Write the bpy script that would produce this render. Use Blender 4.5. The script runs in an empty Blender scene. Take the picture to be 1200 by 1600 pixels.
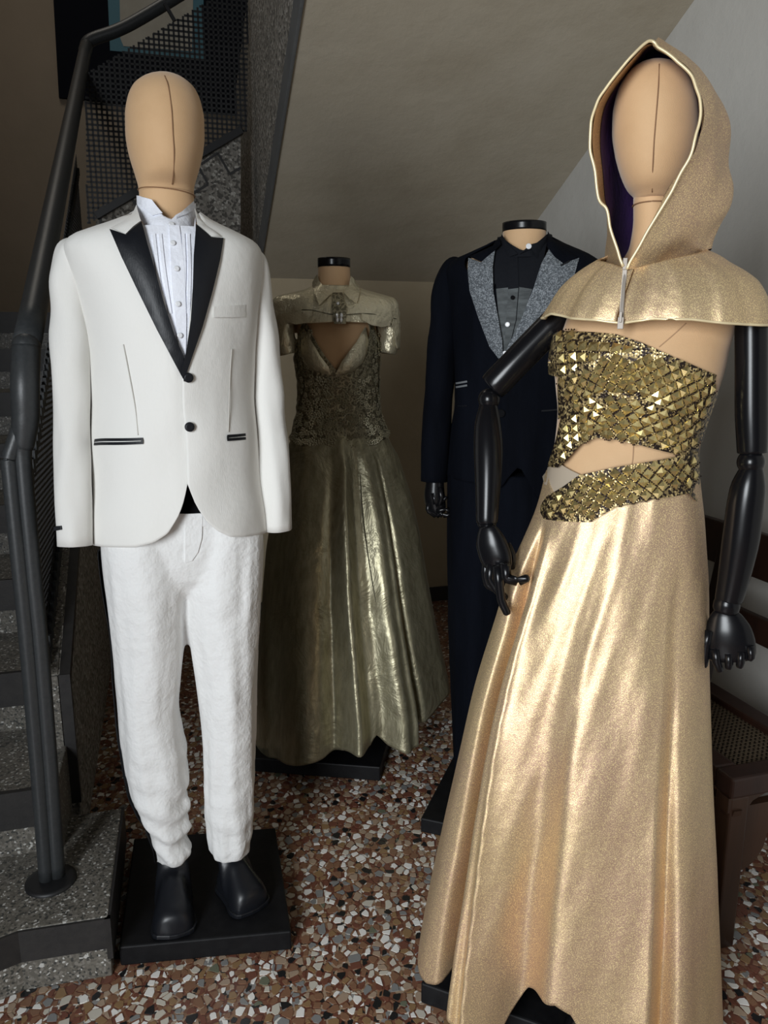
import bpy, bmesh, math, random
import numpy as np
from mathutils import Vector, Matrix, noise
from mathutils.geometry import delaunay_2d_cdt

# ------------------------------------------------------------------ camera, light, exposure
H, PITCH, F = 1.36, math.radians(12.0), 1203.0      # lens height, downward tilt, focal length for a 1200x1600 frame
scene = bpy.context.scene
COL = scene.collection
cam_d = bpy.data.cameras.new('camera'); cam = bpy.data.objects.new('camera', cam_d); COL.objects.link(cam)
cam.location = (0, 0, H); cam.rotation_euler = (math.pi/2 - PITCH, 0, 0)
cam_d.sensor_fit = 'VERTICAL'; cam_d.sensor_height = 24.0; cam_d.lens = F/1600.0*24.0
cam_d.clip_start = 0.02
scene.camera = cam
world = bpy.data.worlds.new('world'); scene.world = world; world.use_nodes = True
bg = world.node_tree.nodes['Background']
bg.inputs[0].default_value = (0.80, 0.76, 0.70, 1); bg.inputs[1].default_value = 0.03
def area_light(name, loc, target, sx, sy, power, color):
    d = bpy.data.lights.new(name, 'AREA'); d.shape = 'RECTANGLE'; d.size = sx; d.size_y = sy
    d.energy = power; d.color = color
    o = bpy.data.objects.new(name, d); COL.objects.link(o); o.location = loc
    o.rotation_euler = (Vector(target)-Vector(loc)).to_track_quat('-Z', 'Y').to_euler()
    return o
area_light('window_daylight', (-1.40, -1.85, 1.65), (0.0, 1.7, 1.05), 1.2, 1.6, 160, (0.91, 0.96, 1.0))
area_light('stairwell_fill_light', (-1.75, 3.6, 4.7), (-1.3, 3.9, 1.5), 0.9, 0.9, 9, (1.0, 0.93, 0.82))  # added fill to lift the dark stairwell; stands for no known window
vs = scene.view_settings
vs.view_transform = 'Standard'; vs.look = 'None'; vs.gamma = 1.0; vs.exposure = 0.0
vs.use_curve_mapping = False
scene.cycles.use_denoising = True
scene.cycles.max_bounces = 8

# ------------------------------------------------------------------ materials
def mat(name, color, rough=0.6, metal=0.0, sheen=0.0, spec=0.5, coat=0.0):
    m = bpy.data.materials.new(name); m.use_nodes = True
    b = m.node_tree.nodes['Principled BSDF']
    b.inputs['Base Color'].default_value = (*color, 1)
    b.inputs['Roughness'].default_value = rough
    b.inputs['Metallic'].default_value = metal
    b.inputs['Sheen Weight'].default_value = sheen
    b.inputs['Specular IOR Level'].default_value = spec
    b.inputs['Coat Weight'].default_value = coat
    return m
def N(m, t, **kw):
    n = m.node_tree.nodes.new(t)
    for k, v in kw.items(): setattr(n, k, v)
    return n
def L(m, a, b): m.node_tree.links.new(a, b)
def bsdf(m): return m.node_tree.nodes['Principled BSDF']
def coords(m, scale=(1, 1, 1)):
    tc = N(m, 'ShaderNodeTexCoord'); mp = N(m, 'ShaderNodeMapping')
    mp.inputs['Scale'].default_value = scale
    L(m, tc.outputs['Object'], mp.inputs['Vector'])
    return mp.outputs[0]
def noise_tex(m, vec, scale, detail=3, rough=0.5):
    n = N(m, 'ShaderNodeTexNoise'); n.inputs['Scale'].default_value = scale
    n.inputs['Detail'].default_value = detail; n.inputs['Roughness'].default_value = rough
    L(m, vec, n.inputs['Vector']); return n
def ramp(m, fac, stops, interp='LINEAR'):
    r = N(m, 'ShaderNodeValToRGB'); cr = r.color_ramp; cr.interpolation = interp
    while len(cr.elements) < len(stops): cr.elements.new(0.5)
    for e, (p, c) in zip(cr.elements, stops): e.position = p; e.color = (*c, 1)
    L(m, fac, r.inputs[0]); return r.outputs[0]
def bump(m, h, strength, dist=0.01):
    b = N(m, 'ShaderNodeBump'); b.inputs['Strength'].default_value = strength; b.inputs['Distance'].default_value = dist
    L(m, h, b.inputs['Height'])
    old = bsdf(m).inputs['Normal'].links
    if old: L(m, old[0].from_socket, b.inputs['Normal'])
    L(m, b.outputs[0], bsdf(m).inputs['Normal'])
def speckle(m, scale, stops, bumps=0.0, stretch=(1, 1, 1), rough=None):
    v = coords(m, stretch)
    vo = N(m, 'ShaderNodeTexVoronoi'); vo.inputs['Scale'].default_value = scale; L(m, v, vo.inputs['Vector'])
    sp = N(m, 'ShaderNodeSeparateColor'); L(m, vo.outputs['Color'], sp.inputs[0])
    L(m, ramp(m, sp.outputs[0], stops, 'CONSTANT'), bsdf(m).inputs['Base Color'])
    if bumps: bump(m, vo.outputs['Distance'], bumps, 0.004)
    return v
def mottle(m, scale, c1, c2, bump_s=0.1, bump_scale=60, stretch=(1, 1, 1), lo=0.35, hi=0.65, dist=0.004):
    v = coords(m, stretch)
    n = noise_tex(m, v, scale, 5, 0.6)
    L(m, ramp(m, n.outputs[0], [(lo, c1), (hi, c2)]), bsdf(m).inputs['Base Color'])
    if bump_s: bump(m, noise_tex(m, v, bump_scale, 4).outputs[0], bump_s, dist)
def cloth(m, weave=900, s=0.15, wr=9, ws=0.25):
    """fine weave plus soft creases"""
    v = coords(m)
    bump(m, noise_tex(m, v, wr, 4, 0.6).outputs[0], ws, 0.02)
    vw = coords(m, (1, 1, 0.25))
    bump(m, noise_tex(m, vw, weave, 2).outputs[0], s, 0.001)

M = {}
M['tux'] = mat('ivory_wool', (0.79, 0.78, 0.745), 0.85, sheen=0.15); cloth(M['tux'], 500, 0.3, 6, 0.25)
M['trouser'] = mat('white_wool', (0.80, 0.80, 0.79), 0.88, sheen=0.15); cloth(M['trouser'], 500, 0.4, 12, 0.6)
M['satin'] = mat('black_satin', (0.006, 0.007, 0.010), 0.45, spec=0.35); cloth(M['satin'], 500, 0.25, 12, 0.05)
M['blackcloth'] = mat('black_cloth', (0.005, 0.005, 0.006), 0.9, spec=0.1)
M['shirt'] = mat('white_cotton', (0.83, 0.85, 0.92), 0.8); cloth(M['shirt'], 900, 0.1, 30, 0.25)
M['button'] = mat('pearl_button', (0.75, 0.76, 0.78), 0.3)
M['tan'] = mat('tan_stretch_cloth', (0.60, 0.40, 0.235), 0.75, sheen=0.2)
mottle(M['tan'], 5, (0.55, 0.345, 0.18), (0.63, 0.41, 0.225), 0.12, 500)
M['seam'] = mat('brown_thread', (0.24, 0.13, 0.065), 0.8)
M['plastic'] = mat('black_lacquer', (0.005, 0.005, 0.006), 0.24, spec=0.28)
M['rubber'] = mat('black_rubber', (0.008, 0.009, 0.012), 0.36, spec=0.4)
M['plinth'] = mat('black_plinth_paint', (0.006, 0.006, 0.007), 0.55, spec=0.25); mottle(M['plinth'], 30, (0.004, 0.004, 0.005), (0.008, 0.008, 0.009), 0.1, 80)
M['lame'] = mat('gold_lame', (0.6, 0.42, 0.25), 0.45, metal=0.65)
def lame(m, base, base2, fleck, scale=620):
    v = coords(m)
    n1 = noise_tex(m, v, 4.0, 3)
    c = ramp(m, n1.outputs[0], [(0.38, base), (0.62, base2)])
    f = noise_tex(m, v, scale, 2, 0.7)
    mask = ramp(m, f.outputs[0], [(0.50, (0, 0, 0)), (0.60, (1, 1, 1))])
    mx = N(m, 'ShaderNodeMix', data_type='RGBA')
    L(m, mask, mx.inputs[0]); L(m, c, mx.inputs[6]); mx.inputs[7].default_value = (*fleck, 1)
    L(m, mx.outputs[2], bsdf(m).inputs['Base Color'])
    bump(m, noise_tex(m, v, 7, 4, 0.55).outputs[0], 0.3, 0.02)
    bump(m, f.outputs[0], 0.25, 0.002)
lame(M['lame'], (0.56, 0.37, 0.265), (0.58, 0.42, 0.26), (0.98, 0.78, 0.42))
M['beige_lining'] = mat('beige_lining', (0.40, 0.33, 0.25), 0.6)
M['lame_edge'] = mat('gold_binding', (0.82, 0.68, 0.42), 0.45, metal=0.4)
M['lining'] = mat('purple_lining', (0.060, 0.026, 0.125), 0.6); cloth(M['lining'], 500, 0.1, 14, 0.4)
M['stud'] = mat('brass_stud', (0.80, 0.65, 0.30), 0.27, metal=0.92)
M['studcloth'] = mat('stud_backing', (0.50, 0.37, 0.19), 0.4, metal=0.6)
speckle(M['studcloth'], 260, [(0, (0.03, 0.02, 0.015)), (0.45, (0.30, 0.22, 0.10)), (0.8, (0.65, 0.50, 0.24))], 0.3)
M['bead'] = mat('dark_bead', (0.035, 0.02, 0.018), 0.25, metal=0.5)
M['taffeta'] = mat('pewter_taffeta', (0.36, 0.33, 0.22), 0.40, metal=0.7)
def taffeta(m):
    v = coords(m, (1, 1, 0.22))
    n = noise_tex(m, v, 60, 5, 0.7)
    L(m, ramp(m, n.outputs[0], [(0.3, (0.30, 0.275, 0.175)), (0.7, (0.50, 0.46, 0.32))]), bsdf(m).inputs['Base Color'])
    vv = coords(m)
    w = noise_tex(m, vv, 7, 5, 0.6); w.inputs['Distortion'].default_value = 0.6
    bump(m, w.outputs[0], 0.38, 0.03)
    bump(m, noise_tex(m, coords(m, (1, 1, 0.3)), 45, 3).outputs[0], 0.2, 0.006)
taffeta(M['taffeta'])
M['foil'] = mat('champagne_foil_cloth', (0.66, 0.60, 0.43), 0.36, metal=0.6)
bump(M['foil'], noise_tex(M['foil'], coords(M['foil']), 22, 5, 0.6).outputs[0], 0.55, 0.02)
bump(M['foil'], noise_tex(M['foil'], coords(M['foil'], (1, 1, 0.2)), 160, 3).outputs[0], 0.15, 0.004)
M['lace'] = mat('pewter_lace', (0.25, 0.225, 0.15), 0.45, metal=0.5)
def lacem(m):
    v = coords(m)
    vo = N(m, 'ShaderNodeTexVoronoi', feature='DISTANCE_TO_EDGE'); vo.inputs['Scale'].default_value = 75
    n = noise_tex(m, v, 30, 3); mx = N(m, 'ShaderNodeMixRGB'); mx.inputs[0].default_value = 0.06
    L(m, v, mx.inputs[1]); L(m, n.outputs['Color'], mx.inputs[2]); L(m, mx.outputs[0], vo.inputs['Vector'])
    L(m, ramp(m, vo.outputs[0], [(0.02, (0.38, 0.345, 0.23)), (0.20, (0.14, 0.122, 0.078))]), bsdf(m).inputs['Base Color'])
    bump(m, vo.outputs[0], -0.9, 0.02)
lacem(M['lace'])
M['lacebump'] = mat('pewter_lace_thread', (0.36, 0.33, 0.23), 0.4, metal=0.6)
M['crystal'] = mat('crystal', (0.85, 0.87, 0.88), 0.08, metal=0.6)
M['navy'] = mat('navy_denim', (0.0052, 0.0075, 0.017), 0.9, spec=0.08)
mottle(M['navy'], 14, (0.0016, 0.0022, 0.0042), (0.0032, 0.0043, 0.0080), 0.2, 300, (1, 1, 0.15))
M['navytrim'] = mat('grey_piping', (0.16, 0.17, 0.18), 0.7)
M['greylapel'] = mat('grey_melange', (0.15, 0.165, 0.18), 0.85)
speckle(M['greylapel'], 420, [(0, (0.065, 0.074, 0.083)), (0.4, (0.125, 0.14, 0.155)), (0.75, (0.22, 0.24, 0.26))], 0.2)
M['darkshirt'] = mat('black_denim_shirt', (0.007, 0.008, 0.011), 0.85, spec=0.15); cloth(M['darkshirt'], 400, 0.2, 20, 0.3)
M['greyshirt'] = mat('grey_denim', (0.075, 0.085, 0.088), 0.85)
mottle(M['greyshirt'], 90, (0.05, 0.056, 0.058), (0.10, 0.112, 0.115), 0.2, 300, (0.25, 1, 1))
M['rail'] = mat('charcoal_metal_paint', (0.030, 0.033, 0.035), 0.42); mottle(M['rail'], 120, (0.026, 0.029, 0.031), (0.036, 0.039, 0.041), 0.06, 300)
M['mesh'] = mat('black_metal_mesh', (0.010, 0.010, 0.011), 0.5)
M['nosing'] = mat('dark_stone_band', (0.020, 0.019, 0.019), 0.5); mottle(M['nosing'], 40, (0.017, 0.016, 0.016), (0.026, 0.024, 0.023), 0.1, 200)
M['granite'] = mat('grey_terrazzo', (0.22, 0.21, 0.19), 0.45)
speckle(M['granite'], 210, [(0, (0.05, 0.05, 0.045)), (0.14, (0.12, 0.11, 0.093)), (0.5, (0.155, 0.143, 0.12)), (0.76, (0.21, 0.195, 0.17)), (0.94, (0.52, 0.51, 0.48))], 0.05)
M['gran_rough'] = mat('rough_aggregate', (0.15, 0.14, 0.125), 0.8)
speckle(M['gran_rough'], 95, [(0, (0.09, 0.083, 0.072)), (0.25, (0.20, 0.185, 0.16)), (0.6, (0.26, 0.24, 0.21)), (0.88, (0.42, 0.40, 0.36))], 0.9)
M['band'] = mat('grey_cement_band', (0.105, 0.108, 0.108), 0.7); mottle(M['band'], 9, (0.095, 0.097, 0.098), (0.115, 0.118, 0.117), 0.15, 60)
M['plaster'] = mat('warm_plaster', (0.42, 0.365, 0.28), 0.9)
def plaster(m, c1, c2, c3):
    v = coords(m)
    a = noise_tex(m, v, 2.2, 6, 0.62); 
    L(m, ramp(m, a.outputs[0], [(0.3, c1), (0.5, c2), (0.68, c3)]), bsdf(m).inputs['Base Color'])
    bump(m, noise_tex(m, v, 5, 6, 0.6).outputs[0], 0.22, 0.03)
    bump(m, noise_tex(m, v, 120, 3).outputs[0], 0.05, 0.004)
plaster(M['plaster'], (0.39, 0.315, 0.21), (0.42, 0.345, 0.235), (0.45, 0.37, 0.255))
M['soffit'] = mat('grey_plaster', (0.42, 0.38, 0.32), 0.9); plaster(M['soffit'], (0.385, 0.33, 0.245), (0.44, 0.385, 0.295), (0.47, 0.415, 0.325))
M['rightwall'] = mat('pale_plaster', (0.55, 0.535, 0.50), 0.9); plaster(M['rightwall'], (0.48, 0.465, 0.43), (0.505, 0.49, 0.455), (0.52, 0.505, 0.47))
M['farwall'] = mat('brown_plaster', (0.30, 0.245, 0.185), 0.9); plaster(M['farwall'], (0.28, 0.23, 0.17), (0.30, 0.245, 0.185), (0.32, 0.26, 0.195))
M['wood'] = mat('dark_mahogany', (0.055, 0.022, 0.012), 0.4)
mottle(M['wood'], 10, (0.016, 0.007, 0.005), (0.034, 0.013, 0.008), 0.08, 120, (1, 1, 0.12))
M['wood2'] = mat('brown_mahogany', (0.085, 0.04, 0.02), 0.45)
mottle(M['wood2'], 10, (0.028, 0.013, 0.007), (0.055, 0.024, 0.012), 0.08, 120, (1, 1, 0.12))
M['cane'] = mat('woven_cane', (0.11, 0.08, 0.05), 0.6)
M['picblack'] = mat('picture_black', (0.004, 0.005, 0.009), 0.8, spec=0.1)
M['picblue'] = mat('picture_teal', (0.055, 0.16, 0.21), 0.6)
M['picbeige'] = mat('picture_beige', (0.34, 0.32, 0.27), 0.6); mottle(M['picbeige'], 6, (0.31, 0.29, 0.24), (0.37, 0.35, 0.30), 0)
M['metalzip'] = mat('nickel_zip', (0.36, 0.32, 0.28), 0.6, metal=0.4)
CHIPC = [((0.84, 0.82, 0.78), .17), ((0.58, 0.54, 0.46), .11), ((0.38, 0.28, 0.20), .14), ((0.23, 0.12, 0.07), .18), ((0.17, 0.065, 0.042), .15),
         ((0.27, 0.165, 0.08), .11), ((0.23, 0.23, 0.225), .09), ((0.015, 0.015, 0.016), .06), ((0.15, 0.16, 0.11), .02)]
CHIPM = [mat('terrazzo_chip_colour', c, 0.25) for c, _ in CHIPC]
CHIPW = [w for _, w in CHIPC]
M['floor'] = mat('terrazzo_ground', (0.22, 0.10, 0.06), 0.3)
def floorm(m):
    v = coords(m)
    n = noise_tex(m, v, 60, 2); mx = N(m, 'ShaderNodeMixRGB'); mx.inputs[0].default_value = 0.012
    L(m, v, mx.inputs[1]); L(m, n.outputs['Color'], mx.inputs[2])
    vo = N(m, 'ShaderNodeTexVoronoi'); vo.inputs['Scale'].default_value = 105; L(m, mx.outputs[0], vo.inputs['Vector'])
    sp = N(m, 'ShaderNodeSeparateColor'); L(m, vo.outputs['Color'], sp.inputs[0])
    stops = [(0, (0.02, 0.02, 0.02)), (0.05, (0.14, 0.05, 0.032)), (0.35, (0.19, 0.085, 0.05)), (0.6, (0.25, 0.14, 0.08)), (0.78, (0.36, 0.26, 0.18)), (0.88, (0.27, 0.26, 0.25)), (0.93, (0.72, 0.70, 0.64))]
    L(m, ramp(m, sp.outputs[0], stops, 'CONSTANT'), bsdf(m).inputs['Base Color'])
floorm(M['floor'])

# ------------------------------------------------------------------ scene helpers
def tag(o, label, cat, group=None):
    o['label'] = label; o['category'] = cat
    if group: o['group'] = group
    return o
def empty(name, loc=(0, 0, 0), rz=0.0):
    o = bpy.data.objects.new(name, None); COL.objects.link(o); o.location = loc; o.rotation_euler = (0, 0, rz)
    o.empty_display_size = 0.1
    return o
def obj(name, verts, faces, m, parent=None, smooth=True, solid=0.0, soff=0.0, subd=0, kind=None, mats=None, midx=None):
    me = bpy.data.meshes.new(name)
    me.from_pydata([tuple(float(c) for c in v) for v in verts], [], [tuple(int(i) for i in f) for f in faces])
    me.update()
    if mats:
        for mm in mats: me.materials.append(mm)
        me.polygons.foreach_set('material_index', midx)
    elif m is not None: me.materials.append(m)
    if smooth: me.polygons.foreach_set('use_smooth', [True]*len(me.polygons))
    o = bpy.data.objects.new(name, me); COL.objects.link(o)
    if parent is not None: o.parent = parent
    if solid:
        s = o.modifiers.new('thickness', 'SOLIDIFY'); s.thickness = solid; s.offset = soff
    if subd:
        s = o.modifiers.new('subdivision', 'SUBSURF'); s.levels = subd; s.render_levels = subd
    if kind: o['kind'] = kind
    return o
class MB:
    """collects pieces into one mesh"""
    def __init__(s): s.v = []; s.f = []
    def add(s, v, f):
        k = len(s.v); s.v += [tuple(p) for p in v]; s.f += [tuple(i+k for i in q) for q in f]
    def prism(s, poly, z0, z1):
        """plan polygon [(x,y)...] extruded from z0 to z1"""
        n = len(poly); a = sum(poly[i][0]*poly[(i+1) % n][1]-poly[(i+1) % n][0]*poly[i][1] for i in range(n))
        if a < 0: poly = poly[::-1]
        v = [(x, y, z0) for x, y in poly]+[(x, y, z1) for x, y in poly]
        f = [tuple(range(n))[::-1], tuple(range(n, 2*n))]+[(i, (i+1) % n, n+(i+1) % n, n+i) for i in range(n)]
        s.add(v, f)
    def slab(s, poly3, nrm, t):
        """planar 3-D polygon thickened along nrm by t"""
        n = len(poly3); nv = Vector(nrm).normalized()*t
        v = [tuple(p) for p in poly3]+[tuple(Vector(p)+nv) for p in poly3]
        s.add(v, [tuple(range(n)), tuple(range(n, 2*n))[::-1]]+[(i, n+i, n+(i+1) % n, (i+1) % n) for i in range(n)])
    def bar(s, a, b, w, h, up=(0, 0, 1)):
        a, b = Vector(a), Vector(b); d = (b-a).normalized(); u = Vector(up)
        x = d.cross(u).normalized()*w/2; y = x.cross(d).normalized()*h/2
        v = [a-x-y, a+x-y, a+x+y, a-x+y, b-x-y, b+x-y, b+x+y, b-x+y]
        s.add(v, [(0, 1, 2, 3), (7, 6, 5, 4), (0, 4, 5, 1), (1, 5, 6, 2), (2, 6, 7, 3), (3, 7, 4, 0)])
    def build(s, name, m, parent=None, smooth=False, bevel=0.0, **k):
        o = obj(name, s.v, s.f, m, parent, smooth, **k)
        fix_normals(o)
        if bevel:
            b = o.modifiers.new('bevel', 'BEVEL'); b.width = bevel; b.segments = 2; b.limit_method = 'ANGLE'
        return o
def fix_normals(o):
    bm = bmesh.new(); bm.from_mesh(o.data); bmesh.ops.recalc_face_normals(bm, faces=bm.faces); bm.to_mesh(o.data); bm.free()

def mono(xs, ys):
    """smooth interpolation through (xs, ys) without overshoot"""
    xs = np.asarray(xs, float); ys = np.asarray(ys, float); o = np.argsort(xs); xs, ys = xs[o], ys[o]
    if len(xs) == 1: return lambda q: ys[0]
    h = np.diff(xs)+1e-9; d = np.diff(ys)/h; m = np.zeros(len(xs)); m[0], m[-1] = d[0], d[-1]
    for i in range(1, len(xs)-1):
        if d[i-1]*d[i] > 0: m[i] = 2*d[i-1]*d[i]/(d[i-1]+d[i])
    def f(q):
        q = min(max(q, xs[0]), xs[-1]); i = min(max(int(np.searchsorted(xs, q))-1, 0), len(h)-1)
        t = (q-xs[i])/h[i]; t2, t3 = t*t, t*t*t
        return float((2*t3-3*t2+1)*ys[i]+(t3-2*t2+t)*h[i]*m[i]+(-2*t3+3*t2)*ys[i+1]+(t3-t2)*h[i]*m[i+1])
    return f
def lin(pts):
    xs = [p[0] for p in pts]; ys = [p[1] for p in pts]
    o = np.argsort(xs, kind='stable'); xs = np.array(xs, float)[o]; ys = np.array(ys, float)[o]
    return lambda q: float(np.interp(q, xs, ys))
def catmull(pts, n):
    P = [Vector(p) for p in pts]; out = []
    if len(P) < 3: return [P[0].lerp(P[-1], i/n) for i in range(n+1)]
    P2 = [P[0]*2-P[1]]+P+[P[-1]*2-P[-2]]; S = len(P)-1
    for i in range(n+1):
        g = i/n*S; k = min(int(g), S-1); t = g-k; a, b, c, d = P2[k:k+4]
        out.append(0.5*((2*b)+(c-a)*t+(2*a-5*b+4*c-d)*t*t+(3*b-a-3*c+d)*t**3))
    return out

# where the photograph's pixels lie in the room (measured once, to give real positions and sizes)
CP, SP = math.cos(PITCH), math.sin(PITCH)
CAM = Vector((0, 0, H))
def ray(px, py):
    u, v = (px-600)/F, (800-py)/F
    return Vector((u, CP+v*SP, -SP+v*CP))
def at_z(px, py, z):
    r = ray(px, py); return CAM+r*((z-H)/r.z)
def at_Y(px, py, Y):
    r = ray(px, py); return CAM+r*(Y/r.y)
def at_plane(px, py, P, n):
    r = ray(px, py); n = Vector(n); return CAM+r*((Vector(P)-CAM).dot(n)/r.dot(n))

class Fig:
    """standing figure: local x to its viewer-right, y to its back, z up"""
    def __init__(s, X, Y, yaw):
        s.O = Vector((X, Y, 0)); s.yaw = math.radians(yaw)
        s.R = Matrix.Rotation(-s.yaw, 3, 'Z'); s.c = s.R @ (CAM-s.O)
    def at(s, px, py, y=0.0):
        d = s.R @ ray(px, py); return s.c+d*((y-s.c.y)/d.y)
    def scale(s, px, py, y=0.0):
        p = s.at(px, py, y); q = s.at(px+1, py, y); return (q-p).length
    def atz(s, px, py, z):
        d = s.R @ ray(px, py); return s.c+d*((z-s.c.z)/d.z)
    def root(s, name, label, cat, group=None, base=0.0):
        o = empty(name, (s.O.x, s.O.y, base), s.yaw); o['zb'] = base
        return tag(o, label, cat, group)

class Loft:
    """superellipse tube: rows of (py, px left, px right, depth front, depth back, exponent)"""
    def __init__(s, fig, rows, zrows=False):
        s.fig = fig; zs, xc, w, df, db, n = [], [], [], [], [], []
        for r in rows:
            if zrows: z, c, ww = r[0], r[1], r[2]
            else:
                a, b = fig.at(r[1], r[0]), fig.at(r[2], r[0]); z = (a.z+b.z)/2; c = (a.x+b.x)/2; ww = (b.x-a.x)/2
            zs.append(z); xc.append(c); w.append(ww); df.append(r[3]); db.append(r[4]); n.append(r[5] if len(r) > 5 else 2.0)
        s.zmin, s.zmax = min(zs), max(zs)
        s.fx, s.fw, s.fd, s.fb, s.fn = mono(zs, xc), mono(zs, w), mono(zs, df), mono(zs, db), mono(zs, n)
    def p(s, th, z, off=0.0):
        n = s.fn(z); sn, cs = math.sin(th), math.cos(th); e = 2.0/n
        x = s.fx(z)+(s.fw(z)+off)*math.copysign(abs(sn)**e, sn)
        d = (s.fd(z)+off) if cs > 0 else (s.fb(z)+off)
        return Vector((x, -d*math.copysign(abs(cs)**e, cs), z))
    def yf(s, x, z):
        n = s.fn(z); u = min(abs((x-s.fx(z))/max(s.fw(z), 1e-5)), 1.0)
        return -s.fd(z)*(1-u**n)**(1/n)
    def front(s, px, py, off=0.0):
        y = -s.fd(min(max(s.fig.at(px, py).z, s.zmin), s.zmax))
        for _ in range(12):
            q = s.fig.at(px, py, y); y = s.yf(q.x, min(max(q.z, s.zmin), s.zmax))-off
        return s.fig.at(px, py, y)
    def nrm(s, x, z):
        e = 0.004
        dx = (s.yf(x+e, z)-s.yf(x-e, z))/(2*e); dz = (s.yf(x, z+e)-s.yf(x, z-e))/(2*e)
        return Vector((dx, -1, dz)).normalized()
    def uth(s, q):
        """theta of a local point on the front"""
        u = max(-1, min(1, (q.x-s.fx(q.z))/s.fw(q.z))); return math.asin(math.copysign(abs(u)**(s.fn(q.z)/2), u))

def grid(name, fn, nr, nc, m, parent, closed=False, capa=False, capb=False, **k):
    """fn(i/nr, j/nc) -> point"""
    v = []; cols = nc if closed else nc+1
    for i in range(nr+1):
        for j in range(cols): v.append(fn(i/nr, j/nc))
    f = []
    for i in range(nr):
        for j in range(nc):
            b = (j+1) % cols
            f.append((i*cols+j, i*cols+b, (i+1)*cols+b, (i+1)*cols+j))
    if capa: f.append(tuple(range(cols))[::-1])
    if capb: f.append(tuple(nr*cols+j for j in range(cols)))
    return obj(name, v, f, m, parent, **k)
def shell(name, lf, m, parent, z0=None, z1=None, off=0.0, nr=40, nc=64, capa=True, capb=True, disp=None, **k):
    """closed tube of a loft"""
    z0 = lf.zmin if z0 is None else z0; z1 = lf.zmax if z1 is None else z1
    def fn(s, t):
        th = -math.pi+2*math.pi*t; z = z0+(z1-z0)*s
        q = lf.p(th, z, off)
        if disp: q = q+disp(th, z)
        return q
    return grid(name, fn, nr, nc, m, parent, True, capa, capb, **k)
def sheet(name, lf, m, parent, th0, th1, top, bot, off=0.0, nr=50, nc=60, disp=None, **k):
    """open cloth on a loft between angles th0..th1, top(th) and bot(th) give its edges"""
    def fn(s, t):
        th = th0+(th1-th0)*t; a, b = bot(th), top(th); z = a+(b-a)*s
        q = lf.p(th, z, off)
        if disp: q = q+disp(th, z)
        return q
    return grid(name, fn, nr, nc, m, parent, **k)
def patch2(name, poly, lift, m, parent, thick=0.003, sp=0.012, smooth=True, puff=0.0):
    """flat outline [(x,z)...] laid on a front surface; lift(x,z) -> y"""
    P = []
    n = len(poly)
    for i in range(n):
        a, b = Vector(poly[i]), Vector(poly[(i+1) % n]); k = max(1, int((b-a).length/sp))
        for j in range(k): P.append(a.lerp(b, j/k))
    nb = len(P)
    def inside(x, z):
        c = False
        for i in range(n):
            (x1, z1), (x2, z2) = poly[i], poly[(i+1) % n]
            if (z1 > z) != (z2 > z) and x < (x2-x1)*(z-z1)/(z2-z1)+x1: c = not c
        return c
    def edist(x, z):
        d = 9
        for i in range(n):
            a, b = Vector(poly[i]), Vector(poly[(i+1) % n]); ab = b-a; q = Vector((x, z))
            t = max(0, min(1, (q-a).dot(ab)/max(ab.length_squared, 1e-12))); d = min(d, (a+ab*t-q).length)
        return d
    xs = [p.x for p in P]; zs = [p.y for p in P]; x = min(xs)+sp*.5; g = []
    while x < max(xs):
        z = min(zs)+sp*.5
        while z < max(zs):
            if inside(x, z) and edist(x, z) > sp*.45: g.append(Vector((x, z)))
            z += sp
        x += sp
    vv, _, ff, _, _, _ = delaunay_2d_cdt(P+g, [], [list(range(nb))], 1, 1e-6)
    def h(x, z):
        if not puff: return 0
        return puff*min(1, edist(x, z)/0.012)
    top = [(v.x, lift(v.x, v.y)-thick-h(v.x, v.y), v.y) for v in vv]; botv = [(v.x, lift(v.x, v.y), v.y) for v in vv]
    k = len(vv); cnt = {}
    F1 = []
    for f in ff:
        f = list(f); a, b, c = vv[f[0]], vv[f[1]], vv[f[2]]
        if (b.x-a.x)*(c.y-a.y)-(b.y-a.y)*(c.x-a.x) < 0: f = f[::-1]
        F1.append(tuple(f))
        for i in range(len(f)): cnt[(f[i], f[(i+1) % len(f)])] = 1
    F2 = [tuple(i+k for i in f[::-1]) for f in F1]; side = []
    for (a, b) in cnt:
        if (b, a) not in cnt: side.append((b, a, a+k, b+k))
    o = obj(name, top+botv, F1+F2+side, m, parent, smooth)
    e = o.modifiers.new('edges', 'EDGE_SPLIT'); e.split_angle = math.radians(50)
    return o
def patch(name, lf, pts, off, m, parent, **k):
    """outline in photograph pixels, projected on the loft's front"""
    P = [lf.front(x, y, off) for x, y in pts]
    return patch2(name, [(p.x, p.z) for p in P], lambda x, z: lf.yf(x, z)-off, m, parent, **k)
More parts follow.
